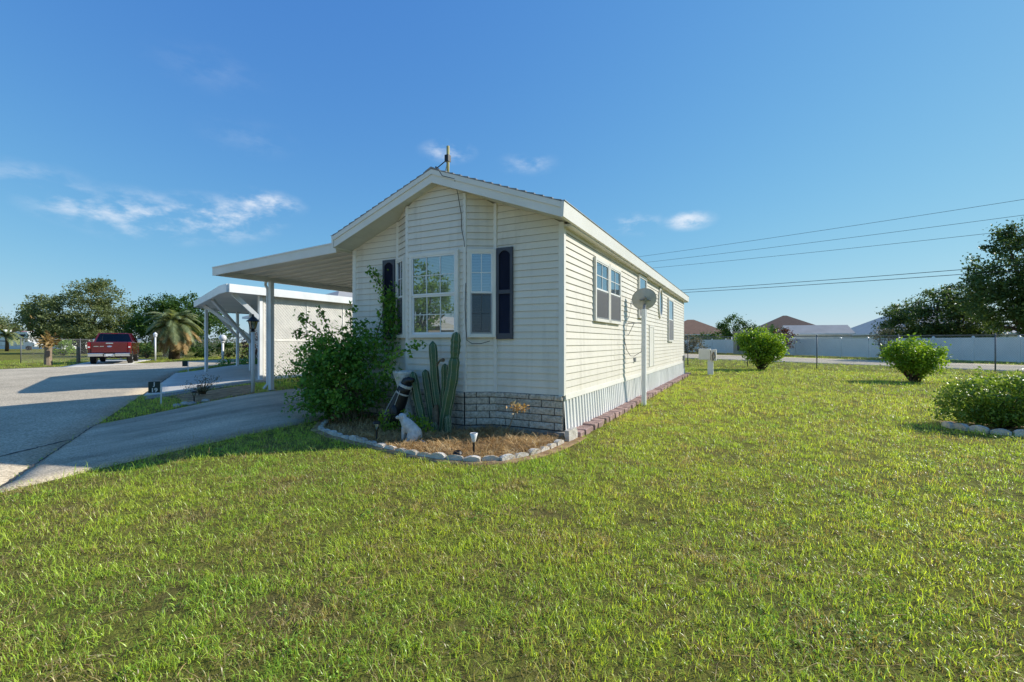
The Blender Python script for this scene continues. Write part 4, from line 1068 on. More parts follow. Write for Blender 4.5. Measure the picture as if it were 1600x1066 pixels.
# ------------------------------------------------------------------ decorated stump post, far fence, camper, far trees
st = thing('stump_post', 'grey wooden stump post topped with tan dried fronds by the street', 'post', (-36.4, 11.2, 0))
MB().tube([(-36.4, 11.2, -.1), (-36.45, 11.2, .5), (-36.38, 11.2, 1.1)], [.20, .17, .16], 9).build('trunk', M['wood'], st)
MB().box(-36.26, -36.22, 11.02, 11.22, .52, .85).build('number_plate', M['black'], st)
fr = []
for k in range(150):
    a = rnd.uniform(0, 6.28); q = rnd.uniform(0, 1); fr.append((-36.55 + .48 * q * math.cos(a), 11.2 + .48 * q * math.sin(a), 1.4 + rnd.gauss(0, .2)))
link('dried_fronds', leaf_mesh('dried_fronds', np.array(fr), .32, seed=5, elong=2.4), M['leaf_dead'], st)

def chain_fence(name, label, pts, h, spacing, seed, mesh_step=.075):
    a = Vector((*pts[0], 0)); b = Vector((*pts[1], 0)); d = (b - a); L_ = d.length; d.normalize()
    t = thing(name, label, 'fence', a); n = int(round(L_ / spacing))
    for k in range(n + 1):
        p = a + d * (L_ * k / n)
        po = MB().tube([p - Vector((0, 0, .1)), p + Vector((0, 0, h + .04))], .026, 8).build('fence_post', M['oldgalv'], t, smooth=True)
        MB().ell(p + Vector((0, 0, h + .05)), (.032, .032, .03), 8, 5).build('post_cap', M['oldgalv'], po, smooth=True)
    MB().tube([a + Vector((0, 0, h)), b + Vector((0, 0, h))], .019, 8).build('top_rail', M['oldgalv'], t)
    m = MB(); s = -h
    w = .0017; nrm = Vector((-d.y, d.x, 0))
    while s < L_ + h:
        for sg in (1, -1):
            s0, s1 = (s, s + h) if sg > 0 else (s + h, s); z0, z1 = .03, h
            if s0 < 0 or s0 > L_ or s1 < 0 or s1 > L_:
                # clip to the run
                def cl(sx, sy, zx, zy):
                    lo = max(0, min(L_, sx)); f = (lo - sx) / (sy - sx) if sy != sx else 0; return lo, zx + (zy - zx) * f
                if max(s0, s1) < 0 or min(s0, s1) > L_: continue
                A_, B_ = cl(s0, s1, z0, z1), cl(s1, s0, z1, z0); s0, z0 = A_; s1, z1 = B_
            p, q = a + d * s0 + Vector((0, 0, z0)), a + d * s1 + Vector((0, 0, z1))
            e = (q - p).normalized().cross(nrm) * w
            m.add([p - e, q - e, q + e, p + e], [(0, 1, 2, 3)])
        s += mesh_step
    o = m.build('wire_mesh', M['galv'], t); o['kind'] = 'stuff'
    return t
chain_fence('chain_link_fence', 'chain-link fence running behind the red pickup', [(-40.5, 11.2), (-46, 36)], 1.55, 3.1, 1)
for k, (x, y) in enumerate(((-38.9, 13.4), (-38.3, 14.0))):
    w = thing('wooden_post', ['short weathered wooden post left of the pickup', 'second weathered wooden post hidden beside the pickup'][k], 'post', (x, y, 0))
    MB().tube([(x, y, -.1), (x, y, .98)], .09, 8).build('post', M['wood'], w); MB().lathe([(.10, .98), (.06, 1.05)], (x, y, 0), 8).build('top', M['wood'], w)

def camper():
    t = thing('camper_van', 'white motorhome with dark stripes parked by the red-roofed building', 'motorhome', (-111.3, 30.1, 0), R(27.4)); kw = dict(world=False)
    body = MB().prism([(-4.2, .75), (2.3, .75), (2.3, 1.9), (3.5, 2.0), (3.6, 2.6), (3.3, 3.15), (-4.1, 3.25), (-4.25, 3.1)], lambda x, z: (x, -1.2, z), lambda x, z: (x, 1.2, z)).build('body', M['white'], t, bevel=.08, **kw)
    MB().prism([(2.35, .6), (4.3, .6), (4.4, 1.1), (4.2, 1.3), (3.5, 1.42), (3.0, 1.95), (2.35, 1.95)], lambda x, z: (x, -1.0, z), lambda x, z: (x, 1.0, z)).build('cab', M['white'], t, bevel=.06, **kw)
    MB().prism([(2.5, 1.40), (3.35, 1.40), (2.95, 1.85), (2.5, 1.85)], lambda x, z: (x, -1.012, z), lambda x, z: (x, -1.004, z)).build('cab_window', M['autoglass'], t, **kw)
    for x0, x1, z0, z1 in ((-3.8, -2.9, 1.9, 2.5), (-.2, .35, 1.8, 2.7), (1.7, 2.9, 2.25, 2.7)):
        MB().box(x0, x1, -1.215, -1.204, z0, z1).build('window', M['dark'], t, **kw)
    MB().prism([(-4.1, 2.0), (-2.0, 1.55), (2.2, 1.35), (2.2, 1.5), (-2.0, 1.68), (-4.1, 2.1)], lambda x, z: (x, -1.218, z), lambda x, z: (x, -1.2165, z)).build('stripe', M['shutter'], t, **kw)
    MB().box(.75, 1.4, -1.22, -1.204, .8, 2.75).build('door', M['trim'], t, **kw)
    MB().box(-2.2, -1.2, -.5, .5, 3.22, 3.5).build('roof_unit', M['white'], t, **kw)
    for x in (-1.9, 3.4):
        m = MB(); n = 18; vs = []
        for r, d in ((.01, .0), (.36, .0), (.38, .05), (.38, .22)):
            for k in range(n): a = 2 * math.pi * k / n; vs.append((x + r * math.cos(a), -1.22 + d, .38 + r * math.sin(a)))
        m.add(vs, [(i * n + k, i * n + (k + 1) % n, (i + 1) * n + (k + 1) % n, (i + 1) * n + k) for i in range(3) for k in range(n)]).build('wheel', M['rubber'], t, **kw)
camper()
hip_house('long_house', 'long low building with a red roof behind the motorhome', -152, -122, 32, 41, 2.5, 3.7, 'redroof', 'white', R(27.4), 'x', gable=True)
tree('oak_tree', 'broad olive-green oak rising left of the red pickup', 'tree', (-71.5, 25, 0), [(-71.5, 25, 4.6, 5.6, 5, 3.2), (-68.6, 26.4, 3.0, 3.6, 3.4, 2.4), (-75.0, 23.3, 4.6, 3.0, 3, 2.4), (-69.8, 25.8, 7.2, 2.4, 2.4, 2.0), (-71, 25, 2.2, 4.5, 4, 1.6), (-74, 23.6, 2.4, 3, 3, 1.6)], 'leaf_oak', 420, 85, .80, .25, 41, .4, .4, flat=.6)
tree('broadleaf_tree', 'dense dark green tree behind the shaggy palm', 'tree', (-51, 24.3, 0), [(-51, 24.3, 3.3, 3.4, 3, 2.6), (-48.8, 25.4, 4.0, 2.9, 2.8, 2.1), (-53, 23.3, 2.3, 2.6, 2.4, 1.9), (-47.2, 26.2, 2.2, 2.6, 2.4, 2.0)], 'leaf_dark', 330, 75, .55, .22, 42, .3, .35)
tree('broadleaf_tree', 'olive tree cut off by the left edge of the picture', 'tree', (-149, 36.5, 0), [(-151, 35.5, 5.0, 6.2, 5, 3.4), (-146, 38, 3.6, 3.4, 3, 2.4)], 'leaf_oak', 160, 60, 1.1, .42, 43, .4, .3)
tree('shrub', 'round green shrub below the left edge of the oak', 'shrub', (-62.0, 20.2, 0), [(-62, 20.2, .8, 1.0, 1, .8)], 'leaf_bush', 50, 22, .3, .2, 44, .06, .2, stems=3)
for k in range(9):
    x, y = -46.5 + k * 1.35, 18.6 + k * 1.45
    tree('shrub', 'leafy green bush in the low hedge under the shaggy palm', 'shrub', (x, y, 0), [(x, y, .55 + rnd.uniform(-.1, .25), .85, .8, .6)], 'leaf_bush' if k > 4 else 'leaf_dark', 40, 26, .3, .17, 45 + k, .05, .2, stems=3, group='hedge bushes under the palm')

def palm(name, label, base, trunk_h, trunk_r, n_frond, flen, leaf, dead, seed, droop=.9, leaflets=26, lw=.05, lean=(0, 0)):
    g = random.Random(seed); t = thing(name, label, 'palm tree', base)
    b = Vector(base); top = b + Vector((lean[0], lean[1], trunk_h))
    MB().tube([b - Vector((0, 0, .1)), b.lerp(top, .5) + Vector((trunk_r * .3, 0, 0)), top], [trunk_r * 1.2, trunk_r, trunk_r], 9).build('trunk', M['bark'], t, smooth=True)
    def fronds(n, el0, el1, mat, nm, drp):
        V = []; T = []; ra = MB()
        for k in range(n):
            az = g.uniform(0, 6.283); el = g.uniform(el0, el1); L_ = flen * g.uniform(.8, 1.1)
            p = top.copy(); d = Vector((math.cos(az) * math.cos(el), math.sin(az) * math.cos(el), math.sin(el))); path = [p.copy()]
            seg = leaflets // 2
            for i in range(seg):
                p = p + d * (L_ / seg); d = (d + Vector((0, 0, -drp * 2.1 / seg))).normalized(); path.append(p.copy())
            ra.tube([path[0], path[len(path) // 2], path[-1]], [.03 * flen / 2, .02 * flen / 2, .005], 4)
            for i in range(1, len(path)):
                q = path[i]; dd = (path[i] - path[i - 1]).normalized(); side = dd.cross(Vector((0, 0, 1)))
                if side.length < .05: side = Vector((math.sin(az), -math.cos(az), 0))
                side.normalize(); f = i / len(path); ll = flen * .24 * math.sin(math.pi * (.12 + .86 * f)) + .05
                for sg in (1, -1):
                    for h in (0, .5):
                        q2 = q - dd * (L_ / seg) * h
                        tip = q2 + (side * sg * .75 + dd * .55 + Vector((0, 0, .28 - .5 * drp + g.uniform(-.12, .12)))).normalized() * ll
                        w = dd * lw * .5; bI = len(V); V += [q2 - w, q2 + w, tip]; T.append((bI, bI + 1, bI + 2))
        o = link(nm, np_mesh(nm, np.array([tuple(v) for v in V]), tris=np.array(T)), M[mat], t)
        ra.build('midrib', M['stem'], o)
    fronds(n_frond, R(5), R(80), leaf, 'fronds', droop)
    if dead: fronds(dead, R(-60), R(10), 'leaf_dead', 'dead_fronds', .7)
palm('pindo_palm', 'shaggy grey-green palm with hanging dry fronds', (-40.3, 19.7, 0), 2.6, .32, 64, 2.3, 'leaf_palm', 34, 3, 1.15, 40, .075)
palm('fan_palm', 'slender distant palm standing left of the oak', (-112, 32, 0), 6.6, .28, 26, 2.1, 'leaf_dark', 5, 4, .8, 14, .35)
palm('low_palm', 'low feathery palm in front of the red-roofed building', (-99, 25.9, 0), 2.3, .2, 24, 2.4, 'leaf_palm', 0, 6, .9, 16, .25)
pole = thing('utility_pole', 'thin bare pole behind the low feathery palm', 'pole', (-102, 25.0, 0))
MB().tube([(-102, 25, 0), (-102, 25, 6.0)], [.12, .09], 6).build('shaft', M['wood'], pole); MB().box(-102.05, -101.95, 24.6, 25.4, 5.6, 5.75).build('crossarm', M['wood'], pole)

# ------------------------------------------------------------------ satellite dish beside the right wall
sd = thing('satellite_dish', 'grey satellite dish on a white pole by the right wall', 'satellite dish', (-1.97, 9.95, 0))
px, py = -1.97, 9.95
MB().box(px - .045, px + .045, py - .045, py + .045, -.1, 2.06).build('pole', M['white'], sd, bevel=.008)
def dish():
    nrm = Vector((-.42, .80, .34)).normalized(); rt = nrm.cross(Vector((0, 0, 1))).normalized(); up = rt.cross(nrm)
    c = Vector((px, py + .10, 2.27)); n = 28; vs = []
    rings = [0.0, .33, .66, .92, 1.0]
    for side in (0, 1):
        for r in rings:
            for k in range(n):
                a = 2 * math.pi * k / n; vs.append(c + rt * (.27 * r * math.cos(a)) + up * (.245 * r * math.sin(a)) + nrm * (.055 * r * r - side * .008))
    m = len(rings); fs = []
    for s in range(2):
        for i in range(m - 1):
            for k in range(n):
                f = (s * m * n + i * n + k, s * m * n + i * n + (k + 1) % n, s * m * n + (i + 1) * n + (k + 1) % n, s * m * n + (i + 1) * n + k); fs.append(f if s else f[::-1])
    for k in range(n): fs.append(((m - 1) * n + k, (m - 1) * n + (k + 1) % n, 2 * m * n - n + (k + 1) % n, 2 * m * n - n + k))
    d = MB().add(vs, fs).build('reflector', M['dish'], sd, smooth=True)
    b = MB().beam(c - nrm * .035 - up * .10, c - nrm * .035 + up * .07, .06, .04, rt).beam(c - nrm * .03 - rt * .12, c - nrm * .03 + rt * .12, .03, .025, up)
    b.beam(c - nrm * .04 - up * .1, Vector((px, py, 2.05)), .05, .05)
    b.build('mount', M['galv'], sd)
    f = MB().tube([c - up * .2, c - up * .26 + nrm * .2, c - up * .12 + nrm * .42], .014, 6); f.build('feed_arm', M['dish'], sd)
    MB().tube([c - up * .14 + nrm * .40, c - up * .04 + nrm * .44], .035, 10).build('feed_horn', M['dish'], sd)
dish()
MB().tube([(X1 + .02, 9.95, 1.765), (px, 9.95, 1.765)], .013, 6).tube([(X1 + .03, 9.95, 1.50), (-2.18, 9.95, 1.755)], .008, 6).build('wall_strut', M['galv'], sd)
MB().tube([(X1 + .02, 9.6, 1.45), (X1 + .06, 9.7, 1.18), (X1 + .10, 9.85, 1.06), (X1 + .16, 9.95, 1.05), (px - .06, 9.98, 1.15), (px - .05, 9.96, 1.35)], .006, 5).build('cable', M['wire'], sd)

# electrical pedestal at the back corner
ep = thing('utility_pedestal', 'pale electrical pedestal with a meter box behind the home', 'utility box', (-1.36, 20.6, 0))
MB().box(-1.48, -1.26, 20.55, 20.68, -.05, .62).build('post', M['white'], ep, bevel=.01)
MB().box(-1.82, -1.36, 20.50, 20.74, .62, 1.08).build('meter_box', M['trim'], ep, bevel=.02)
MB().box(-1.34, -1.14, 20.46, 20.74, .58, 1.05).build('switch_box', M['pan'], ep, bevel=.02)
MB().tube([(-1.24, 20.44, .95), (-1.18, 20.42, .75), (-1.27, 20.42, .6), (-1.3, 20.44, .8), (-1.24, 20.44, .95)], .025, 6).build('hose_loop', M['wood'], ep)

# ------------------------------------------------------------------ front bed
edging = thing('garden_edging', 'curved row of pale scalloped blocks round the front bed', 'edging', (-3.5, 4.3, 0))
def scallop(seed):
    g = random.Random(seed); n = 7; L_ = .195; m = MB()
    pts = [(-L_ / 2, -.05), (L_ / 2, -.05)] + [(L_ / 2 - L_ * k / n, .038 + .032 * math.sin(math.pi * k / n) ** .7 + g.uniform(-.003, .003)) for k in range(n + 1)]
    m.prism(pts, lambda s, z: (s, -.032 + g.uniform(-.003, .003), z), lambda s, z: (s, .032 + g.uniform(-.003, .003), z)); return m.mesh('edging_block')
sm = [scallop(k) for k in range(5)]
EP = resample(BED, 400); dd = np.r_[0, np.cumsum(np.hypot(*np.diff(EP, axis=0).T))]
s = .1; k = 0
while s < dd[-1] - .05:
    x, y = np.interp(s, dd, EP[:, 0]), np.interp(s, dd, EP[:, 1]); x2, y2 = np.interp(s + .05, dd, EP[:, 0]), np.interp(s + .05, dd, EP[:, 1])
    o = link('edging_block', sm[k % 5], M['scallop'], edging)
    o.location = (x + 3.5 + rnd.uniform(-.008, .008), y - 4.3 + rnd.uniform(-.008, .008), Hf(x, y) + .012 + rnd.uniform(-.014, .010)); o.rotation_euler = (rnd.uniform(-.25, .08), rnd.uniform(-.10, .10), math.atan2(y2 - y, x2 - x) + rnd.uniform(-.10, .10)); o.scale = (1, rnd.uniform(.85, 1.1), rnd.uniform(.62, .9))
    s += .205; k += 1
for kk in range(3):   # the last blocks stand on end beside the corner
    o = link('edging_block', sm[kk], M['scallop'], edging); o.location = (-2.16 + 3.5 + kk * .0, 5.86 + kk * .09 - 4.3, .06); o.rotation_euler = (0, R(86), R(80))

def inside(px_, py_, poly):
    poly = np.asarray(poly); r = np.zeros(np.shape(px_), bool); j = len(poly) - 1
    for i in range(len(poly)):
        xi, yi = poly[i]; xj, yj = poly[j]
        c = ((yi > py_) != (yj > py_)) & (px_ < (xj - xi) * (py_ - yi) / (yj - yi + 1e-12) + xi); r ^= c; j = i
    return r
BEDP = BED + [(-2.25, 6.05), (-3.45, 6.05), (-3.84, 5.8), (-4.96, 5.8), (-5.36, 6.05), (-6.4, 6.05)]
# straw mulch
def straw():
    n = 26000; g = np.random.default_rng(3); x = g.uniform(-6.4, -2.1, n); y = g.uniform(4.2, 6.1, n)
    k = inside(x, y, BEDP)
    patch = np.sin(x * 2.1 + 1) * np.sin(y * 3.3 + x) + g.normal(0, .5, n)
    k &= (patch > -.55); x, y = x[k], y[k]; n = len(x)
    z = HH(x, y) + .014 + np.abs(g.normal(0, .016, n)) + .025 * np.maximum(0, np.sin(x * 4.3) * np.sin(y * 5.1 + .4))
    a = g.uniform(0, 6.283, n); L_ = g.uniform(.04, .17, n); el = np.abs(g.normal(0, .30, n))
    d = np.stack([np.cos(a) * np.cos(el), np.sin(a) * np.cos(el), np.sin(el)], -1); sv = np.stack([-np.sin(a), np.cos(a), np.zeros(n)], -1) * g.uniform(.0018, .0042, n)[:, None]
    p = np.stack([x, y, z], -1); q = p + d * L_[:, None]; mid = (p + q) / 2 + np.array([0, 0, 1]) * (L_ * .10)[:, None]
    V = np.stack([p - sv, p + sv, mid + sv, mid - sv, q + sv * .4, q - sv * .4], 1).reshape(-1, 3); i = np.arange(n)[:, None] * 6
    Q = np.concatenate([i + np.array([[0, 1, 2, 3]]), i + np.array([[3, 2, 4, 5]])], 1).reshape(-1, 4)
    o = link('straw_mulch', np_mesh('straw_mulch', V, Q), M['straw']); tag(o, 'dry straw mulch strewn over the front bed', 'mulch', kind='stuff')
straw()

# big vine shrub climbing the wall left of the bay
def vine():
    root = thing('climbing_vine', 'large dark green vine shrub climbing the wall beside the bay', 'shrub', (-5.9, 5.5, .02))
    ells = [(-6.05, 5.45, .62, .62, .55, .58), (-6.15, 5.35, 1.02, .50, .45, .42), (-5.55, 5.55, .80, .50, .40, .55), (-6.4, 5.4, .40, .42, .4, .32), (-5.75, 5.62, 1.35, .36, .28, .35), (-6.3, 5.45, 1.25, .34, .3, .24)]
    C, P = clump_points(ells, 330, 26, .17, 77, .30, .9)
    shoots = [[(-5.6, 5.75, 1.3), (-5.55, 5.93, 1.9), (-5.60, 5.98, 2.25), (-5.78, 5.95, 2.5), (-5.84, 5.93, 2.62)],
              [(-5.5, 5.75, 1.2), (-5.4, 5.93, 1.6), (-5.42, 5.98, 2.0), (-5.5, 5.98, 2.2)], [(-5.35, 5.75, 1.2), (-5.2, 5.85, 1.5), (-5.22, 5.88, 1.75)],
              [(-6.2, 5.45, 1.1), (-6.65, 5.4, 1.45), (-6.95, 5.38, 1.5), (-7.05, 5.36, 1.52)], [(-6.2, 5.5, 1.3), (-6.5, 5.55, 1.65), (-6.55, 5.5, 1.85), (-6.62, 5.45, 1.9)],
              [(-6.2, 5.5, 1.3), (-6.95, 5.45, 1.75), (-7.0, 5.4, 1.8)], [(-5.9, 5.55, 1.3), (-6.1, 5.7, 1.75), (-6.15, 5.75, 2.0)],
              [(-5.3, 5.55, 1.0), (-4.9, 5.5, 1.15), (-4.6, 5.48, 1.24), (-4.38, 5.45, 1.33)], [(-5.2, 5.5, .95), (-5.0, 5.4, .98), (-4.85, 5.35, .92)],
              [(-6.4, 5.4, .5), (-6.8, 5.3, .45), (-7.05, 5.2, .36)], [(-6.4, 5.3, .4), (-6.7, 5.15, .25), (-6.9, 5.05, .18)], [(-6.4, 5.4, .9), (-6.8, 5.3, 1.0), (-7.0, 5.25, .98)],
              [(-6.3, 5.5, 1.2), (-6.7, 5.4, 1.2), (-6.95, 5.35, 1.22)], [(-6.0, 5.2, .5), (-6.1, 4.95, .3), (-6.15, 4.85, .2)]]
    g = np.random.default_rng(5); extra = []; st = MB()
    for sh in shoots:
        A = np.array(sh); t = np.linspace(0, 1, 60); td = np.linspace(0, 1, len(A))
        Q = np.stack([np.interp(t, td, A[:, k]) for k in range(3)], -1); st.tube([tuple(q) for q in Q[::6]], [.010 * (1 - .075 * i) for i in range(10)], 5)
        n = int(95 * np.linalg.norm(np.diff(A, axis=0), axis=1).sum()) + 12
        q = Q[g.integers(4, 60, n)] + g.normal(0, .05, (n, 3)); q[:, 1] = np.minimum(q[:, 1], 6.04); extra.append(q)
    # thicker mass against the shutter
    q = g.normal(0, 1, (420, 3)) * np.array([.12, .05, .30]) + np.array([-5.42, 5.95, 1.72]); q[:, 1] = np.minimum(q[:, 1], 6.05); extra.append(q)
    P = np.concatenate([P] + extra); P = P[(P[:, 2] > .05) & ~((P[:, 1] > 5.84) & (P[:, 0] > -5.0)) & (P[:, 1] < 6.06)]
    r = random.Random(2)
    for k in range(26):
        c = C[r.randrange(len(C))]; st.tube([(-5.9 + r.uniform(-.2, .2), 5.5 + r.uniform(-.15, .15), 0), tuple((np.array([-5.9, 5.5, .3]) + c) / 2 + np.array([0, 0, .1])), tuple(c)], [.018, .012, .004], 5)
    stem = st.build('stem', M['stem'], root); link('foliage', leaf_mesh('foliage', P, .070, seed=8, elong=1.45, up=.3), M['leaf_vine'], root)
    for nm, mat, c in (('yellow_flower', 'flower_yellow', (-7.25, 5.85, .97)), ('red_flower', 'flower_red', (-7.08, 5.78, .91))):
        m = MB()
        for k in range(7):
            a = 2 * math.pi * k / 7; m.add([c, (c[0] + .05 * math.cos(a - .4), c[1] - .03, c[2] + .05 * math.sin(a - .4)), (c[0] + .075 * math.cos(a), c[1] - .02, c[2] + .075 * math.sin(a)), (c[0] + .05 * math.cos(a + .4), c[1] - .03, c[2] + .05 * math.sin(a + .4))], [(0, 1, 2, 3)])
        m.tube([c, (c[0] + .25, c[1] - .2, c[2] - .15)], .005, 4); m.build(nm, M[mat], root)
vine()

# columnar cactus clump
ca = thing('cactus', 'tall green columnar cactus clump in front of the bay', 'cactus', (-4.1, 5.55, 0))
def column(path, rad, ribs=6, tip=True, seed=0):
    A = np.array(path, float); d = np.r_[0, np.cumsum(np.linalg.norm(np.diff(A, axis=0), axis=1))]; n = 26; t = np.linspace(0, d[-1], n)
    Q = np.stack([np.interp(t, d, A[:, k]) for k in range(3)], -1)
    for _ in range(3): Q[1:-1] = (Q[:-2] + 2 * Q[1:-1] + Q[2:]) / 4
    g = random.Random(seed); rr = []
    for k in range(n):
        f = t[k] / d[-1]; r = rad * (1 + .05 * math.sin(k * 1.1 + seed)) * (.82 + .18 * min(1, f * 3)); e = (d[-1] - t[k])
        if tip and e < rad * 1.6: r *= math.sqrt(max(.02, 1 - (1 - e / (rad * 1.6)) ** 2))
        rr.append(r)
    N = ribs * 4
    o = MB().tube([tuple(q) for q in Q], rr, N, True, prof=lambda k: (1.0, .80, .68, .80)[k % 4]).build('column', M['cactus'], ca, smooth=True)
    # pale rib edges with spine cushions
    rb = MB(); P = [Vector(q) for q in Q]
    for j in range(ribs):
        line = []
        for i, p in enumerate(P):
            dv = (P[min(i + 1, n - 1)] - P[max(i - 1, 0)]).normalized(); r0 = dv.cross(Vector((.31, .77, .13))).normalized(); u = r0.cross(dv); a = 2 * math.pi * j / ribs
            line.append(p + (r0 * math.cos(a) + u * math.sin(a)) * rr[i] * 1.0)
        rb.tube(line[1:-1], .0035, 4)
        for i in range(2, n - 1, 1):
            p = line[i]
            for s in range(3): rb.tube([p, p + Vector((g.uniform(-1, 1), g.uniform(-1, 1), g.uniform(-.6, 1))) * .018], [.0016, .0005], 3, False)
    rb.build('rib_edge', M['spine'], o)
column([(-4.02, 5.52, -.02), (-3.93, 5.5, .35), (-3.815, 5.5, .83), (-3.785, 5.5, 1.16)], .078, 6, True, 1)
column([(-3.785, 5.5, 1.12), (-3.77, 5.5, 1.30), (-3.757, 5.5, 1.50)], .070, 6, True, 2)
column([(-4.08, 5.58, 0), (-4.14, 5.58, .43), (-4.20, 5.58, .77), (-4.245, 5.58, 1.37)], .062, 6, True, 3)
column([(-4.06, 5.6, .35), (-4.04, 5.62, .70), (-4.045, 5.62, 1.03)], .055, 6, True, 4)
column([(-4.33, 5.5, .02), (-4.46, 5.5, .46), (-4.565, 5.5, .90)], .062, 6, True, 5)
column([(-4.25, 5.62, .02), (-4.35, 5.62, .56), (-4.42, 5.62, .93)], .060, 6, True, 6)
column([(-3.83, 5.42, -.02), (-3.84, 5.42, .15), (-3.85, 5.42, .29)], .042, 6, True, 7)
column([(-4.10, 5.44, -.02), (-4.10, 5.44, .1), (-4.10, 5.43, .17)], .04, 6, True, 8)
for x, y, h in ((-4.12, 5.5, .42), (-4.0, 5.62, .5), (-4.2, 5.56, .36)):
    MB().tube([(x, y, 0), (x + .01, y, h * .6), (x, y, h)], [.045, .04, .03], 8).build('corky_stump', M['corky'], ca)
MB().tube([(-4.15, 5.56, 1.0), (-4.05, 5.5, 1.08), (-3.97, 5.48, 1.09)], [.012, .016, .03], 7).build('bud', M['corky'], ca)
tree('weed', 'bright green weeds at the foot of the cactus', 'plant', (-4.4, 5.2, 0), [(-4.42, 5.2, .20, .22, .12, .16), (-4.72, 5.1, .18, .13, .1, .15), (-4.15, 5.25, .15, .12, .1, .12)], 'leaf_bush', 60, 11, .07, .045, 61, .006, .1, stems=3, bark='stem')

# hourglass urn and golf bag
urn = thing('plant_stand', 'white hourglass-shaped stone pedestal behind the golf bag', 'pedestal', (-4.79, 5.56, 0))
MB().lathe([(.20, 0), (.21, .03), (.165, .22), (.105, .50), (.09, .60), (.105, .68), (.165, .86), (.175, .90), (.15, .90), (.10, .80)], (-4.79, 5.56, 0), 20).build('body', M['urn'], urn, smooth=True)
gb = thing('golf_bag', 'black golf bag leaning on the white pedestal', 'golf bag', (-4.80, 5.33, 0))
a0, a1 = Vector((-4.87, 5.28, .0)), Vector((-4.58, 5.36, .70))
MB().tube([a0, a0.lerp(a1, .06), a0.lerp(a1, .3), a0.lerp(a1, .6), a0.lerp(a1, .9), a0.lerp(a1, 1.0)], [.10, .125, .135, .12, .095, .10], 14).build('bag', M['blackbag'], gb, smooth=True)
MB().tube([a0.lerp(a1, .97), a0.lerp(a1, 1.02)], [.105, .105], 14).tube([a0.lerp(a1, .82), a0.lerp(a1, .85)], [.102, .102], 14).build('collar', M['dish'], gb)
MB().tube([a0.lerp(a1, 1.0), a0.lerp(a1, 1.08), a1 + Vector((.09, -.02, .08)), a1 + Vector((.17, -.03, .09))], [.085, .08, .055, .035], 12).build('hood', M['blackbag'], gb, smooth=True)
MB().ell(a0.lerp(a1, .45) + Vector((.06, -.10, -.04)), (.07, .05, .15), 10, 8).build('pocket', M['blackbag'], gb, smooth=True)
MB().tube([a0.lerp(a1, .9) + Vector((-.06, -.09, 0)), a0.lerp(a1, .5) + Vector((-.10, -.10, 0)), a0.lerp(a1, .15) + Vector((-.06, -.11, 0))], .007, 5).tube([a0.lerp(a1, .9) + Vector((.02, -.11, 0)), a0.lerp(a1, .15) + Vector((.06, -.13, 0))], .005, 5).build('piping', M['dish'], gb)

# sitting dog statue: one continuous body, grown from overlapping volumes
def dog():
    t = thing('dog_statue', 'small white statue of a sitting dog in the front bed', 'statue', (-4.05, 4.78, .01), R(193))
    # local: x towards the nose
    m = MB()
    m.tube([(-.155, 0, .075), (-.12, 0, .12), (-.05, 0, .19), (.02, 0, .255), (.055, 0, .30), (.075, 0, .335)], [.062, .088, .085, .078, .055, .048], 14)   # rump to neck
    m.ell((.015, 0, .20), (.060, .066, .085))                       # chest
    m.ell((.085, 0, .345), (.050, .042, .043)); m.tube([(.10, 0, .338), (.150, 0, .326), (.172, 0, .322)], [.032, .026, .018], 10)      # head, muzzle
    for s in (1, -1):
        m.tube([(.035, s * .040, .20), (.045, s * .042, .10), (.048, s * .042, .025)], [.034, .024, .021], 10); m.ell((.068, s * .042, .018), (.036, .024, .018))
        m.ell((-.10, s * .062, .085), (.085, .042, .080)); m.tube([(-.06, s * .078, .03), (.0, s * .078, .02)], [.028, .022], 8)         # haunch, hind foot
    m.tube([(-.19, 0, .03), (-.25, .02, .022), (-.29, .05, .018)], [.022, .016, .010], 8)
    o = m.build('body', M['statue'], t, world=False, smooth=True)
    rm = o.modifiers.new('remesh', 'REMESH'); rm.mode = 'VOXEL'; rm.voxel_size = .0065; rm.use_smooth_shade = True
    sm_ = o.modifiers.new('smooth', 'SMOOTH'); sm_.iterations = 5; sm_.factor = .5
    for s in (1, -1):
        MB().tube([(.065, s * .036, .372), (.062, s * .052, .345), (.066, s * .056, .31)], [.012, .018, .008], 8).build('ear', M['statue'], t, world=False, smooth=True)
        MB().ell((.122, s * .024, .355), (.006, .006, .006), 8, 6).build('eye', M['black'], t, world=False, smooth=True)
    MB().ell((.188, 0, .328), (.009, .010, .008), 8, 6).build('nose', M['black'], t, world=False, smooth=True)
    MB().tube([(.049 + .0 * k, 0, .30) for k in (0, 1)], .001, 3).lathe([(.060, -.006), (.060, .006)], (.056, 0, .296), 16).build('collar', M['dish'], t, world=False)
dog()

# dried flower by the block wall
df = thing('dried_flower', 'withered yellow plant on a thin stalk by the block wall', 'plant', (-2.98, 5.55, 0))
MB().tube([(-2.98, 5.55, 0), (-2.90, 5.55, .22), (-2.80, 5.55, .44)], [.008, .006, .005], 6).build('stalk', M['stem'], df)
q = nrg.normal(0, 1, (70, 3)) * np.array([.06, .05, .03]) + np.array([-2.78, 5.55, .46])
link('petals', leaf_mesh('petals', q, .085, seed=4, elong=3.2), M['straw'], df)

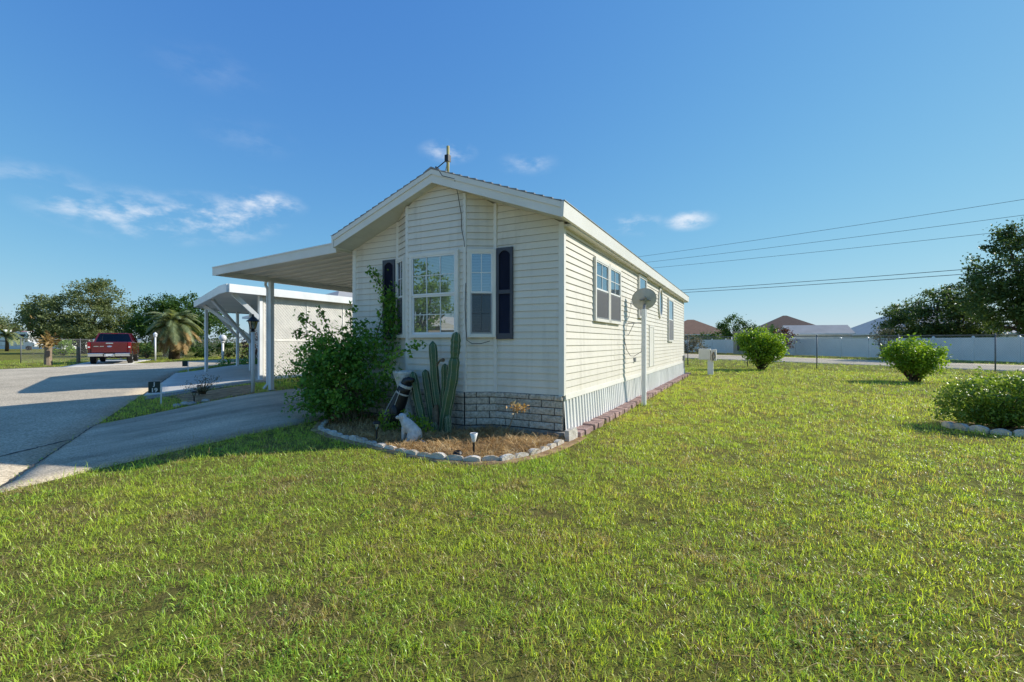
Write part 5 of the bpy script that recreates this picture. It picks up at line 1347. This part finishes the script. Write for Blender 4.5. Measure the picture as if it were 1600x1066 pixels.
# ------------------------------------------------------------------ right-hand yard: bushes, fences, houses, trees
tree('bush', 'tall rounded green bush near the back fence', 'bush', (.6, 25.4, 0), [(.6, 25.4, 1.28, 1.0, .95, .76), (.85, 25.3, .95, .75, .75, .6), (.3, 25.5, 1.45, .75, .7, .5), (.6, 25.4, .6, .6, .5, .35)], 'leaf_bush', 270, 34, .24, .115, 71, .06, .12, stems=5, limbs=26)
tree('bush', 'round green bush casting shade in the middle of the lawn', 'bush', (5.05, 20.1, 0), [(5.05, 20.1, .88, .80, .8, .54), (5.3, 20.0, .74, .58, .55, .46), (4.8, 20.2, .94, .52, .5, .44), (5.05, 20.1, .42, .42, .4, .25)], 'leaf_bush', 250, 32, .21, .095, 72, .05, .1, stems=5, limbs=26)
tree('bush', 'low spreading bush at the right edge inside a block ring', 'bush', (3.55, 9.9, 0), [(3.6, 9.9, .45, .74, .62, .42), (3.12, 9.8, .34, .46, .42, .30), (4.0, 10.0, .46, .50, .5, .38), (3.6, 9.85, .2, .55, .5, .18)], 'leaf_bush3', 430, 30, .14, .052, 73, .022, .1, stems=5, limbs=46, bark='stem')
ring = thing('bush_edging', 'pale stone blocks ringing the bush at the right edge', 'edging', (3.5, 9.5, 0))
for k in range(11):
    a = math.radians(-165 + k * 17); x, y = 3.62 + .82 * math.cos(a), 9.75 + .62 * math.sin(a)
    o = link('edging_block', sm[k % 5], M['scallop'], ring); o.location = (x - 3.5, y - 9.5, .012 + rnd.uniform(-.01, .01)); o.rotation_euler = (0, 0, a + math.pi / 2 + rnd.uniform(-.08, .08)); o.scale = (1.1, 1.1, 1.2)
tag(sheet('soil_patch', [(2.85, 9.5), (4.4, 9.5)], [(2.85, 10.3), (4.4, 10.3)], M['mulch'], .006, 10, 8, .03), 'bare soil under the bush at the right edge', 'ground', kind='structure')

chain_fence('chain_link_fence', 'chain-link fence along the back of the right-hand lawn', [(-9.5, 29.9), (19, 25.6)], 1.66, 3.05, 2)

# white vinyl fence beyond the road
vf = thing('vinyl_fence', 'long white vinyl privacy fence across the road', 'fence', (8.3, 47.2, 0))
va, vb = Vector((-19, 79.5, 0)), Vector((36, 20.4, 0)); vd = (vb - va).normalized(); L_ = (vb - va).length; n = int(L_ / 2.44)
ang = math.atan2(vd.y, vd.x)
pl = MB()
for k in range(15): pl.box(.02 + k * .157, .02 + k * .157 + .153, -.016, .016, .06, 1.62)
pl.box(.0, 2.40, -.028, .028, .05, .16).box(.0, 2.40, -.028, .028, 1.56, 1.68)
plm = pl.mesh('fence_panel'); pom = MB().box(-.064, .064, -.064, .064, -.1, 1.74).mesh('fence_post'); pcm = MB().add([(-.078, -.078, 1.742), (.078, -.078, 1.742), (.078, .078, 1.742), (-.078, .078, 1.742), (0, 0, 1.82)], [(3, 2, 1, 0), (0, 1, 4), (1, 2, 4), (2, 3, 4), (3, 0, 4)]).mesh('post_cap')
for k in range(n):
    p = va + vd * (k * 2.44) - vf.location
    o = link('fence_post', pom, M['vinyl'], vf, loc=p); o.rotation_euler = (0, 0, ang)
    c = link('post_cap', pcm, M['vinyl'], o, loc=(0, 0, 0))
    o = link('fence_panel', plm, M['vinyl'], vf, loc=p + vd * .02); o.rotation_euler = (0, 0, ang)

hip_house('house', 'brown-roofed house seen just past the back corner of the home', -17, -3.8, 94, 106, 2.9, 6.0, 'brownroof', 'tan', R(12), 'x', windows=(('front', 0, 1.5, 1, 2.2),))
hip_house('house', 'house with dark brown hip roof behind the tall rounded bush', 0.5, 12.5, 98, 110, 3.4, 6.6, 'darkroof', 'tan', R(8), 'x', windows=(('front', -3, 1.5, 1, 2.2), ('front', 3, 1.5, 1, 2.2)))
hip_house('shed', 'white gabled shed with grey roof behind the vinyl fence', 3.7, 9.5, 58.5, 61.9, 2.35, 3.25, 'greyroof', 'white', R(12), 'x', gable=True, over=.25, windows=(('right', 0, .9, 1.0, 1.8),))
def ribbed_house():
    r = hip_house('house', 'house with ribbed grey metal hip roof left of the trees', 13.2, 29, 74, 88, 2.5, 6.4, 'greyroof', 'cream', R(10), 'x', windows=(('front', -5, 1.5, 1, 2.0),))
    hx, hy = 7.9 + .4, 7 + .4; rf = [c for c in r.children if c.name.startswith('roof')][0]
    rr_ = hx - .4 - (hy - .4)
    for k in range(26):
        x = -hx + .3 + k * (2 * hx - .6) / 25
        # front slope rib: from eave to ridge or hip line
        f = min(1.0, (hx - abs(x)) / (hx - rr_)) if abs(x) > rr_ else 1.0
        MB().beam((x, -hy, 2.47), (x, -hy + hy * f, 2.47 + (6.4 - 2.45) * f + .02), .07, .05).build('roof_rib', M['oldgalv'], rf, world=False)
ribbed_house()
tree('broadleaf_tree', 'dark tree rising behind the vinyl fence beside the ribbed roof', 'tree', (17.3, 60.8, 0), [(17.3, 60.8, 4.0, 4.2, 3.6, 2.5), (14.3, 59, 3.4, 2.4, 2.2, 1.8), (18.6, 61.2, 5.4, 2.6, 2.4, 1.7), (20.3, 62.2, 3.2, 2.4, 2.4, 2.0), (15.4, 60.1, 1.9, 3.0, 2.4, 1.2), (18.5, 61.5, 1.8, 3.5, 2.4, 1.2)], 'leaf_shade', 380, 75, .58, .24, 81, .3, .35)
tree('broadleaf_tree', 'huge dark tree leaning in at the right edge', 'tree', (20.5, 51.2, 0), [(20.0, 51, 7.0, 3.9, 3.8, 3.2), (17.4, 49.6, 6.3, 1.9, 2.2, 1.5), (18.2, 50, 4.3, 2.6, 2.4, 1.7), (21, 51.4, 10.0, 2.6, 2.6, 1.7), (20.6, 51.2, 3.6, 3.6, 3, 1.7), (25, 53, 6.5, 4, 4, 4.2)], 'leaf_shade', 520, 78, .60, .24, 82, .4, .3)
tree('broadleaf_tree', 'feathery green tree over the fence behind the tall rounded bush', 'tree', (-1.6, 66.9, 0), [(-1.8, 66.8, 3.5, 1.9, 1.7, 1.4), (-.2, 67.5, 2.8, 1.6, 1.5, 1.3), (-2.8, 66.2, 2.6, 1.2, 1.2, 1.0)], 'leaf_dark', 110, 40, .42, .22, 83, .12, .3)
palm('low_palm', 'small palm showing above the tall rounded bush', (2.6, 66.5, 0), 1.7, .15, 22, 2.2, 'leaf_dark', 0, 9, .6, 16, .16)
tree('shrub', 'bare grey shrub in front of the vinyl fence', 'shrub', (9.6, 45.2, 0), [(9.6, 45.2, 1.7, .85, .8, .9), (9.7, 45.2, .6, .7, .6, .5)], 'leaf_grey', 110, 12, .25, .12, 84, .05, .15, stems=4, limbs=36)
tree('shrub', 'reddish shrub beside the tall rounded bush at the vinyl fence', 'shrub', (3.1, 52.6, 0), [(3.1, 52.6, 1.6, 1.1, 1, 1.2)], 'leaf_rust', 70, 20, .35, .18, 85, .06, .15, stems=4)
tree('shrub', 'grey-green shrub just past the back corner of the home', 'shrub', (-6.4, 58.5, 0), [(-6.8, 58.4, 1.3, 1.4, 1.2, 1.2), (-5.4, 58.4, .9, 1.1, 1, .9)], 'leaf_grey', 90, 22, .36, .2, 86, .06, .15, stems=4)
tree('shrub', 'dark shrub line above the vinyl fence under the brown roof', 'shrub', (-5.2, 72, 0), [(-5.2, 72, 1.7, 2.4, 1.4, 1.1)], 'leaf_dark', 80, 26, .4, .22, 87, .06, .15, stems=4)
gp = thing('gate_post', 'dark framed gate post in the vinyl fence behind the tall bush', 'post', (-.7, 58.6, 0))
MB().box(-1.45, .05, 58.3, 58.9, 0, 2.45).build('pier', M['tan'], gp); MB().box(-1.05, -.35, 58.24, 58.298, .4, 2.2).build('panel', M['dark'], gp); MB().box(-1.6, .2, 58.15, 59.05, 2.452, 2.6).build('cap', M['tan'], gp)

# overhead lines with their poles beyond the frame
def pole_at(x, y, label):
    t = thing('utility_pole', label, 'pole', (x, y, 0))
    MB().tube([(x, y, -.2), (x, y, 13.4)], [.17, .12], 9).build('shaft', M['wood'], t, smooth=True); MB().box(x - 1.1, x + 1.1, y - .06, y + .06, 12.5, 12.66).build('crossarm', M['wood'], t)
pA, pB = (-42, 59.0), (29.5, 38.2)
pole_at(*pA, 'wooden utility pole carrying lines far behind the home'); pole_at(*pB, 'wooden utility pole carrying lines beyond the right edge')
for k, (z0, z1, dx, sag, r) in enumerate(((11.2, 11.1, .0, .6, .014), (10.9, 9.9, .0, .6, .014), (10.6, 8.8, .0, .6, .014), (7.8, 6.6, .0, .6, .022), (7.7, 6.2, .0, .6, .022))):
    pts = []
    for i in range(41):
        f = i / 40; pts.append((pA[0] + (pB[0] - pA[0]) * f + dx, pA[1] + (pB[1] - pA[1]) * f, z0 + (z1 - z0) * f - sag * 4 * f * (1 - f)))
    w = MB().tube(pts, r, 5).build('power_line', M['wire'], None)
    tag(w, ['topmost overhead power line crossing the sky at right', 'second overhead power line from the top', 'third overhead power line from the top', 'upper of the two thick low cables', 'lowest thick cable crossing the sky at right'][k], 'power line', 'overhead lines')

# across the street, seen mirrored in the bay window
hip_house('house', 'beige gabled house mirrored in the bay window', -31.5, -24.5, -33, -25, 2.6, 3.9, 'cream', 'tan', 0, 'y', gable=True, windows=(('right', 1, 1.2, 1, 2.1),))
tree('broadleaf_tree', 'sunlit green tree mirrored in the bay window', 'tree', (-23.4, -17.0, 0), [(-23.4, -17, 5.4, 2.6, 2.6, 2.4), (-22.6, -16, 3.6, 2.0, 2, 1.8), (-21.5, -16.8, 4.6, 1.6, 1.8, 1.6)], 'leaf_bush', 130, 40, .5, .24, 91, .25, .3)

# ------------------------------------------------------------------ lawn grass
def grass_mat():
    m, nt, out = new_mat('grass_blade'); N = nt.nodes.new; L = nt.links.new
    g = N('ShaderNodeNewGeometry'); oi = N('ShaderNodeObjectInfo')
    def noise(src, s, d=5):
        n = N('ShaderNodeTexNoise'); n.inputs['Scale'].default_value = s; n.inputs['Detail'].default_value = d; n.inputs['Roughness'].default_value = .62; L(src, n.inputs['Vector']); return n.outputs['Fac']
    def mrange(f, lo, hi, a=0., b=1.):
        r = N('ShaderNodeMapRange'); r.inputs['From Min'].default_value = lo; r.inputs['From Max'].default_value = hi; r.inputs['To Min'].default_value = a; r.inputs['To Max'].default_value = b; L(f, r.inputs['Value']); return r.outputs[0]
    def mix(f, a, b):
        x = N('ShaderNodeMix'); x.data_type = 'RGBA'; L(f, x.inputs['Factor'])
        for k, c in (('A', a), ('B', b)):
            if isinstance(c, tuple): x.inputs[k].default_value = col4(c)
            else: L(c, x.inputs[k])
        return x.outputs['Result']
    pos = g.outputs['Position']
    green = mix(g.outputs['Random Per Island'], (0.20, 0.28, 0.026), (0.73, 0.86, 0.11))
    lush = mix(g.outputs['Random Per Island'], (0.14, 0.25, 0.028), (0.55, 0.76, 0.10))
    col = mix(mrange(noise(pos, .55), .42, .60), green, lush)
    dry = mix(g.outputs['Random Per Island'], (0.30, 0.19, 0.08), (0.72, 0.56, 0.30))
    f1 = mrange(noise(pos, 2.2, 9), .45, .64, 0, .85); 
    ad = N('ShaderNodeMath'); ad.operation = 'ADD'; L(f1, ad.inputs[0]); L(mrange(oi.outputs['Random'], .80, 1.0, 0, .55), ad.inputs[1])
    th = N('ShaderNodeMath'); th.operation = 'GREATER_THAN'; L(ad.outputs[0], th.inputs[0]); L(g.outputs['Random Per Island'], th.inputs[1])
    th2 = N('ShaderNodeMath'); th2.operation = 'MULTIPLY'; th2.inputs[1].default_value = .8; L(th.outputs[0], th2.inputs[0])
    col = mix(th2.outputs[0], col, dry)
    d = N('ShaderNodeBsdfPrincipled'); d.inputs['Roughness'].default_value = .36; d.inputs['Specular IOR Level'].default_value = .6; L(col, d.inputs['Base Color'])
    t = N('ShaderNodeBsdfTranslucent'); ml = N('ShaderNodeMix'); ml.data_type = 'RGBA'; ml.blend_type = 'MULTIPLY'; ml.inputs['Factor'].default_value = 1; ml.inputs['B'].default_value = (1.9, 1.75, .8, 1)
    L(col, ml.inputs['A']); L(ml.outputs['Result'], t.inputs['Color'])
    s = N('ShaderNodeMixShader'); s.inputs[0].default_value = .40; L(d.outputs[0], s.inputs[1]); L(t.outputs[0], s.inputs[2]); L(s.outputs[0], out.inputs[0])
    return m
M['grass'] = grass_mat()

def tuft(seed, n, hmin, hmax, spread, width, lean):
    g = np.random.default_rng(seed); V = []; Q = []; T = []
    for k in range(n):
        a = g.uniform(0, 6.283); r = spread * math.sqrt(g.uniform(0, 1)); b = np.array([r * math.cos(a), r * math.sin(a), -.008])
        az = g.uniform(0, 6.283); L_ = g.uniform(hmin, hmax); w = width * g.uniform(.7, 1.3)
        e0 = math.radians(90) - abs(g.normal(0, lean)); curl = g.uniform(.3, 1.5)
        h = np.array([math.cos(az), math.sin(az), 0]); s = np.array([-math.sin(az), math.cos(az), 0]) * w / 2
        p = b; i0 = len(V); e = e0; V += [p - s, p + s]
        for j, f in ((1, .9), (2, .65)):
            p = p + (h * math.cos(e) + np.array([0, 0, math.sin(e)])) * L_ / 3; V += [p - s * f, p + s * f]; e -= curl * .5
        p = p + (h * math.cos(e) + np.array([0, 0, math.sin(e)])) * L_ / 3; V.append(p)
        Q += [(i0, i0 + 1, i0 + 3, i0 + 2), (i0 + 2, i0 + 3, i0 + 5, i0 + 4)]; T.append((i0 + 4, i0 + 5, i0 + 6))
    me = np_mesh('grass_tuft', np.array(V), np.array(Q), np.array(T)); me.materials.append(M['grass']); return me

tcol = bpy.data.collections.new('grass_tufts')
specs = [(18, .02, .055, .045, .0034, .95), (18, .025, .065, .05, .0034, 1.0), (16, .03, .075, .05, .0038, .95), (16, .015, .045, .05, .0040, 1.25), (14, .035, .09, .055, .0036, .9), (8, .06, .15, .07, .0036, 1.15)]
for k, sp in enumerate(specs):
    o = bpy.data.objects.new('grass_tuft_%d' % k, tuft(100 + k, *sp)); tcol.objects.link(o)

def weed_rosette(seed):
    g = np.random.default_rng(seed); n = 26; a = g.uniform(0, 6.283, n); r = .055 * np.sqrt(g.uniform(0, 1, n))
    P = np.stack([r * np.cos(a), r * np.sin(a), g.uniform(.006, .03, n)], -1); me = leaf_mesh('weed_leaves', P, .014, up=1.2, elong=1.15, seed=seed, fold=.1); me.materials.append(M['leaf_weed']); return me
def dead_strands(seed):
    g = np.random.default_rng(seed); V = []; Q = []
    for k in range(5):
        a = g.uniform(0, 6.283); p = np.array([g.normal(0, .06), g.normal(0, .06), g.uniform(.015, .04)]); L_ = g.uniform(.05, .14); w = np.array([-math.sin(a), math.cos(a), 0]) * g.uniform(.0009, .0018)
        for j in range(4):
            i = len(V); q = p + np.array([math.cos(a), math.sin(a), g.normal(0, .12)]) * L_ / 4; a += g.normal(0, .15)
            V += [p - w, p + w, q + w, q - w]; Q.append((i, i + 1, i + 2, i + 3)); p = q
    me = np_mesh('dead_strands', np.array(V), np.array(Q)); me.materials.append(M['straw']); return me
M['leaf_weed'] = leafy('weed_leaf', (0.14, 0.25, 0.03), (0.34, 0.52, 0.07), (0.5, 0.62, 0.14), 0.35, 0.4, nscale=3)
for k, me in ((6, weed_rosette(1)), (7, weed_rosette(2)), (8, dead_strands(3)), (9, dead_strands(4))):
    o = bpy.data.objects.new('grass_tuft_%d' % k, me); tcol.objects.link(o)

POLY_ROAD = ROAD_A + ROAD_B[::-1]; POLY_DR = DR_R + DR_L[::-1]; POLY_SL = SL_A + SL_B[::-1]; POLY_TR = TR_A + TR_B[::-1]; POLY_BR = BR_A + BR_B[::-1]
POLY_BED = bed_out + [(-2.02, 6.3), (-6.5, 6.3)]
def lawn_ok(x, y):
    ex, ey = x + .05 + .05 * np.sin(y * 31 + x * 7) * np.sin(y * 13), y
    bad = inside(x, y, POLY_ROAD) | (inside(ex - .06, ey, POLY_DR) if 0 else inside(x - .045 - .035 * np.sin(y * 17 + x * 5), y, POLY_DR) & inside(x + .045 + .035 * np.sin(y * 19), y, POLY_DR)) | inside(x, y, POLY_SL) | inside(x, y, POLY_TR) | inside(x, y, POLY_BR)
    jx = x + .05 * np.sin(x * 23 + y * 17); jy = y + .05 * np.sin(y * 21 - x * 13)
    bad |= inside(jx, jy, POLY_BED)
    bad |= (x > X0 - .05) & (x < X1 + .30 + .03 * np.sin(y * 9)) & (y > Y0) & (y < Y1 + .6)
    bad |= inside(jx, jy, [(-10.05, 5.15), (-10.1, 6.6), (-12.2, 8.0), (-12.4, 6.1)]) | inside(jx, jy, [(-13.25, 5.85), (-13.25, 9), (-12.7, 9), (-12.5, 5.5)])
    bad |= ((x - 3.6) / .80) ** 2 + ((y - 9.85) / .55) ** 2 < 1
    bad |= (x < -13.4) & (x > -24) & (y > 12) & (y < 23)
    bad |= inside(x, y, [(-13.3, 5.6), (-22.4, 10.8), (-22.4, 11.2), (-13.3, 6.2)])
    return ~bad
def lawn():
    g = np.random.default_rng(21); fa = R(90 + 27.36); half = R(60)
    P = []; S = []
    for d0, d1, dens, sc in ((.9, 3.2, 900, 1.0), (3.2, 5.5, 620, 1.05), (5.5, 9, 310, 1.25), (9, 15, 130, 1.65), (15, 26, 48, 2.1), (26, 50, 12, 2.6)):
        hf = R(70) if d0 < 2 else half
        n = int(dens * hf * (d1 * d1 - d0 * d0)); r = np.sqrt(g.uniform(d0 * d0, d1 * d1, n)); a = fa + g.uniform(-hf, hf, n)
        x, y = r * np.cos(a), r * np.sin(a); k = lawn_ok(x, y)
        # thin patches
        pat = np.sin(x * 2.3 + 1.3 * np.sin(y * 1.7)) * np.sin(y * 2.9 + x * .7) + .6 * np.sin(x * 6.1 + y * 4.7)
        k &= g.uniform(0, 1, n) > np.clip((pat - .55) * .55, 0, .5)
        gap = np.sin(x * 19 + 3 * np.sin(y * 11)) * np.sin(y * 23 + 2.5 * np.sin(x * 13)) + .5 * np.sin(x * 41 - y * 37)
        k &= g.uniform(0, 1, n) > np.clip((gap - .2) * .9, 0, .7)
        P.append(np.stack([x[k], y[k], HH(x[k], y[k])], -1)); S.append(np.full(k.sum(), sc * .86) * g.uniform(.75, 1.25, k.sum()))
    P = np.concatenate(P); S = np.concatenate(S); n = len(P)
    me = bpy.data.meshes.new('grass'); me.vertices.add(n); me.vertices.foreach_set('co', P.astype(np.float32).ravel())
    rot = np.stack([g.normal(0, .12, n), g.normal(0, .12, n), g.uniform(0, 6.283, n)], -1).astype(np.float32)
    rot[:, 0] += .22; rot[:, 1] += .16 * np.sin(P[:, 0] * 1.3 + P[:, 1] * .9)
    a = me.attributes.new('rot', 'FLOAT_VECTOR', 'POINT'); a.data.foreach_set('vector', rot.ravel())
    a = me.attributes.new('scl', 'FLOAT', 'POINT'); a.data.foreach_set('value', S.astype(np.float32))
    pr = np.array([.23, .23, .19, .17, .13, .05]); a = me.attributes.new('idx', 'INT', 'POINT'); idx = g.choice(6, n, p=pr)
    wp_ = np.sin(P[:, 0] * 1.9 + 2 * np.sin(P[:, 1] * 1.1)) * np.sin(P[:, 1] * 2.3 + 1.4) + .4 * np.sin(P[:, 0] * 7 + P[:, 1] * 5)
    u = g.uniform(0, 1, n); near = np.hypot(P[:, 0], P[:, 1]) < 9
    idx = np.where(near & (u < np.clip((wp_ - .4) * .16, 0.003, .06)), g.integers(6, 8, n), idx); idx = np.where(near & (u > .978), g.integers(8, 10, n), idx)
    a.data.foreach_set('value', idx.astype(np.int32))
    o = link('grass', me); tag(o, 'green lawn grass with dry brown patches covering the yard', 'grass', kind='stuff')
    ng = bpy.data.node_groups.new('grass_scatter', 'GeometryNodeTree')
    ng.interface.new_socket('Geometry', in_out='INPUT', socket_type='NodeSocketGeometry'); ng.interface.new_socket('Geometry', in_out='OUTPUT', socket_type='NodeSocketGeometry')
    N = ng.nodes.new; L = ng.links.new
    gi, go = N('NodeGroupInput'), N('NodeGroupOutput'); ip = N('GeometryNodeInstanceOnPoints'); ci = N('GeometryNodeCollectionInfo')
    ci.inputs['Collection'].default_value = tcol; ci.inputs['Separate Children'].default_value = True; ci.inputs['Reset Children'].default_value = True
    def attr(nm, ty):
        q = N('GeometryNodeInputNamedAttribute'); q.data_type = ty; q.inputs['Name'].default_value = nm; return q.outputs['Attribute']
    ip.inputs['Pick Instance'].default_value = True
    L(gi.outputs[0], ip.inputs['Points']); L(ci.outputs[0], ip.inputs['Instance']); L(attr('idx', 'INT'), ip.inputs['Instance Index']); L(attr('rot', 'FLOAT_VECTOR'), ip.inputs['Rotation']); L(attr('scl', 'FLOAT'), ip.inputs['Scale']); L(ip.outputs[0], go.inputs[0])
    md = o.modifiers.new('scatter', 'NODES'); md.node_group = ng
    print('grass tufts', n)
lawn()
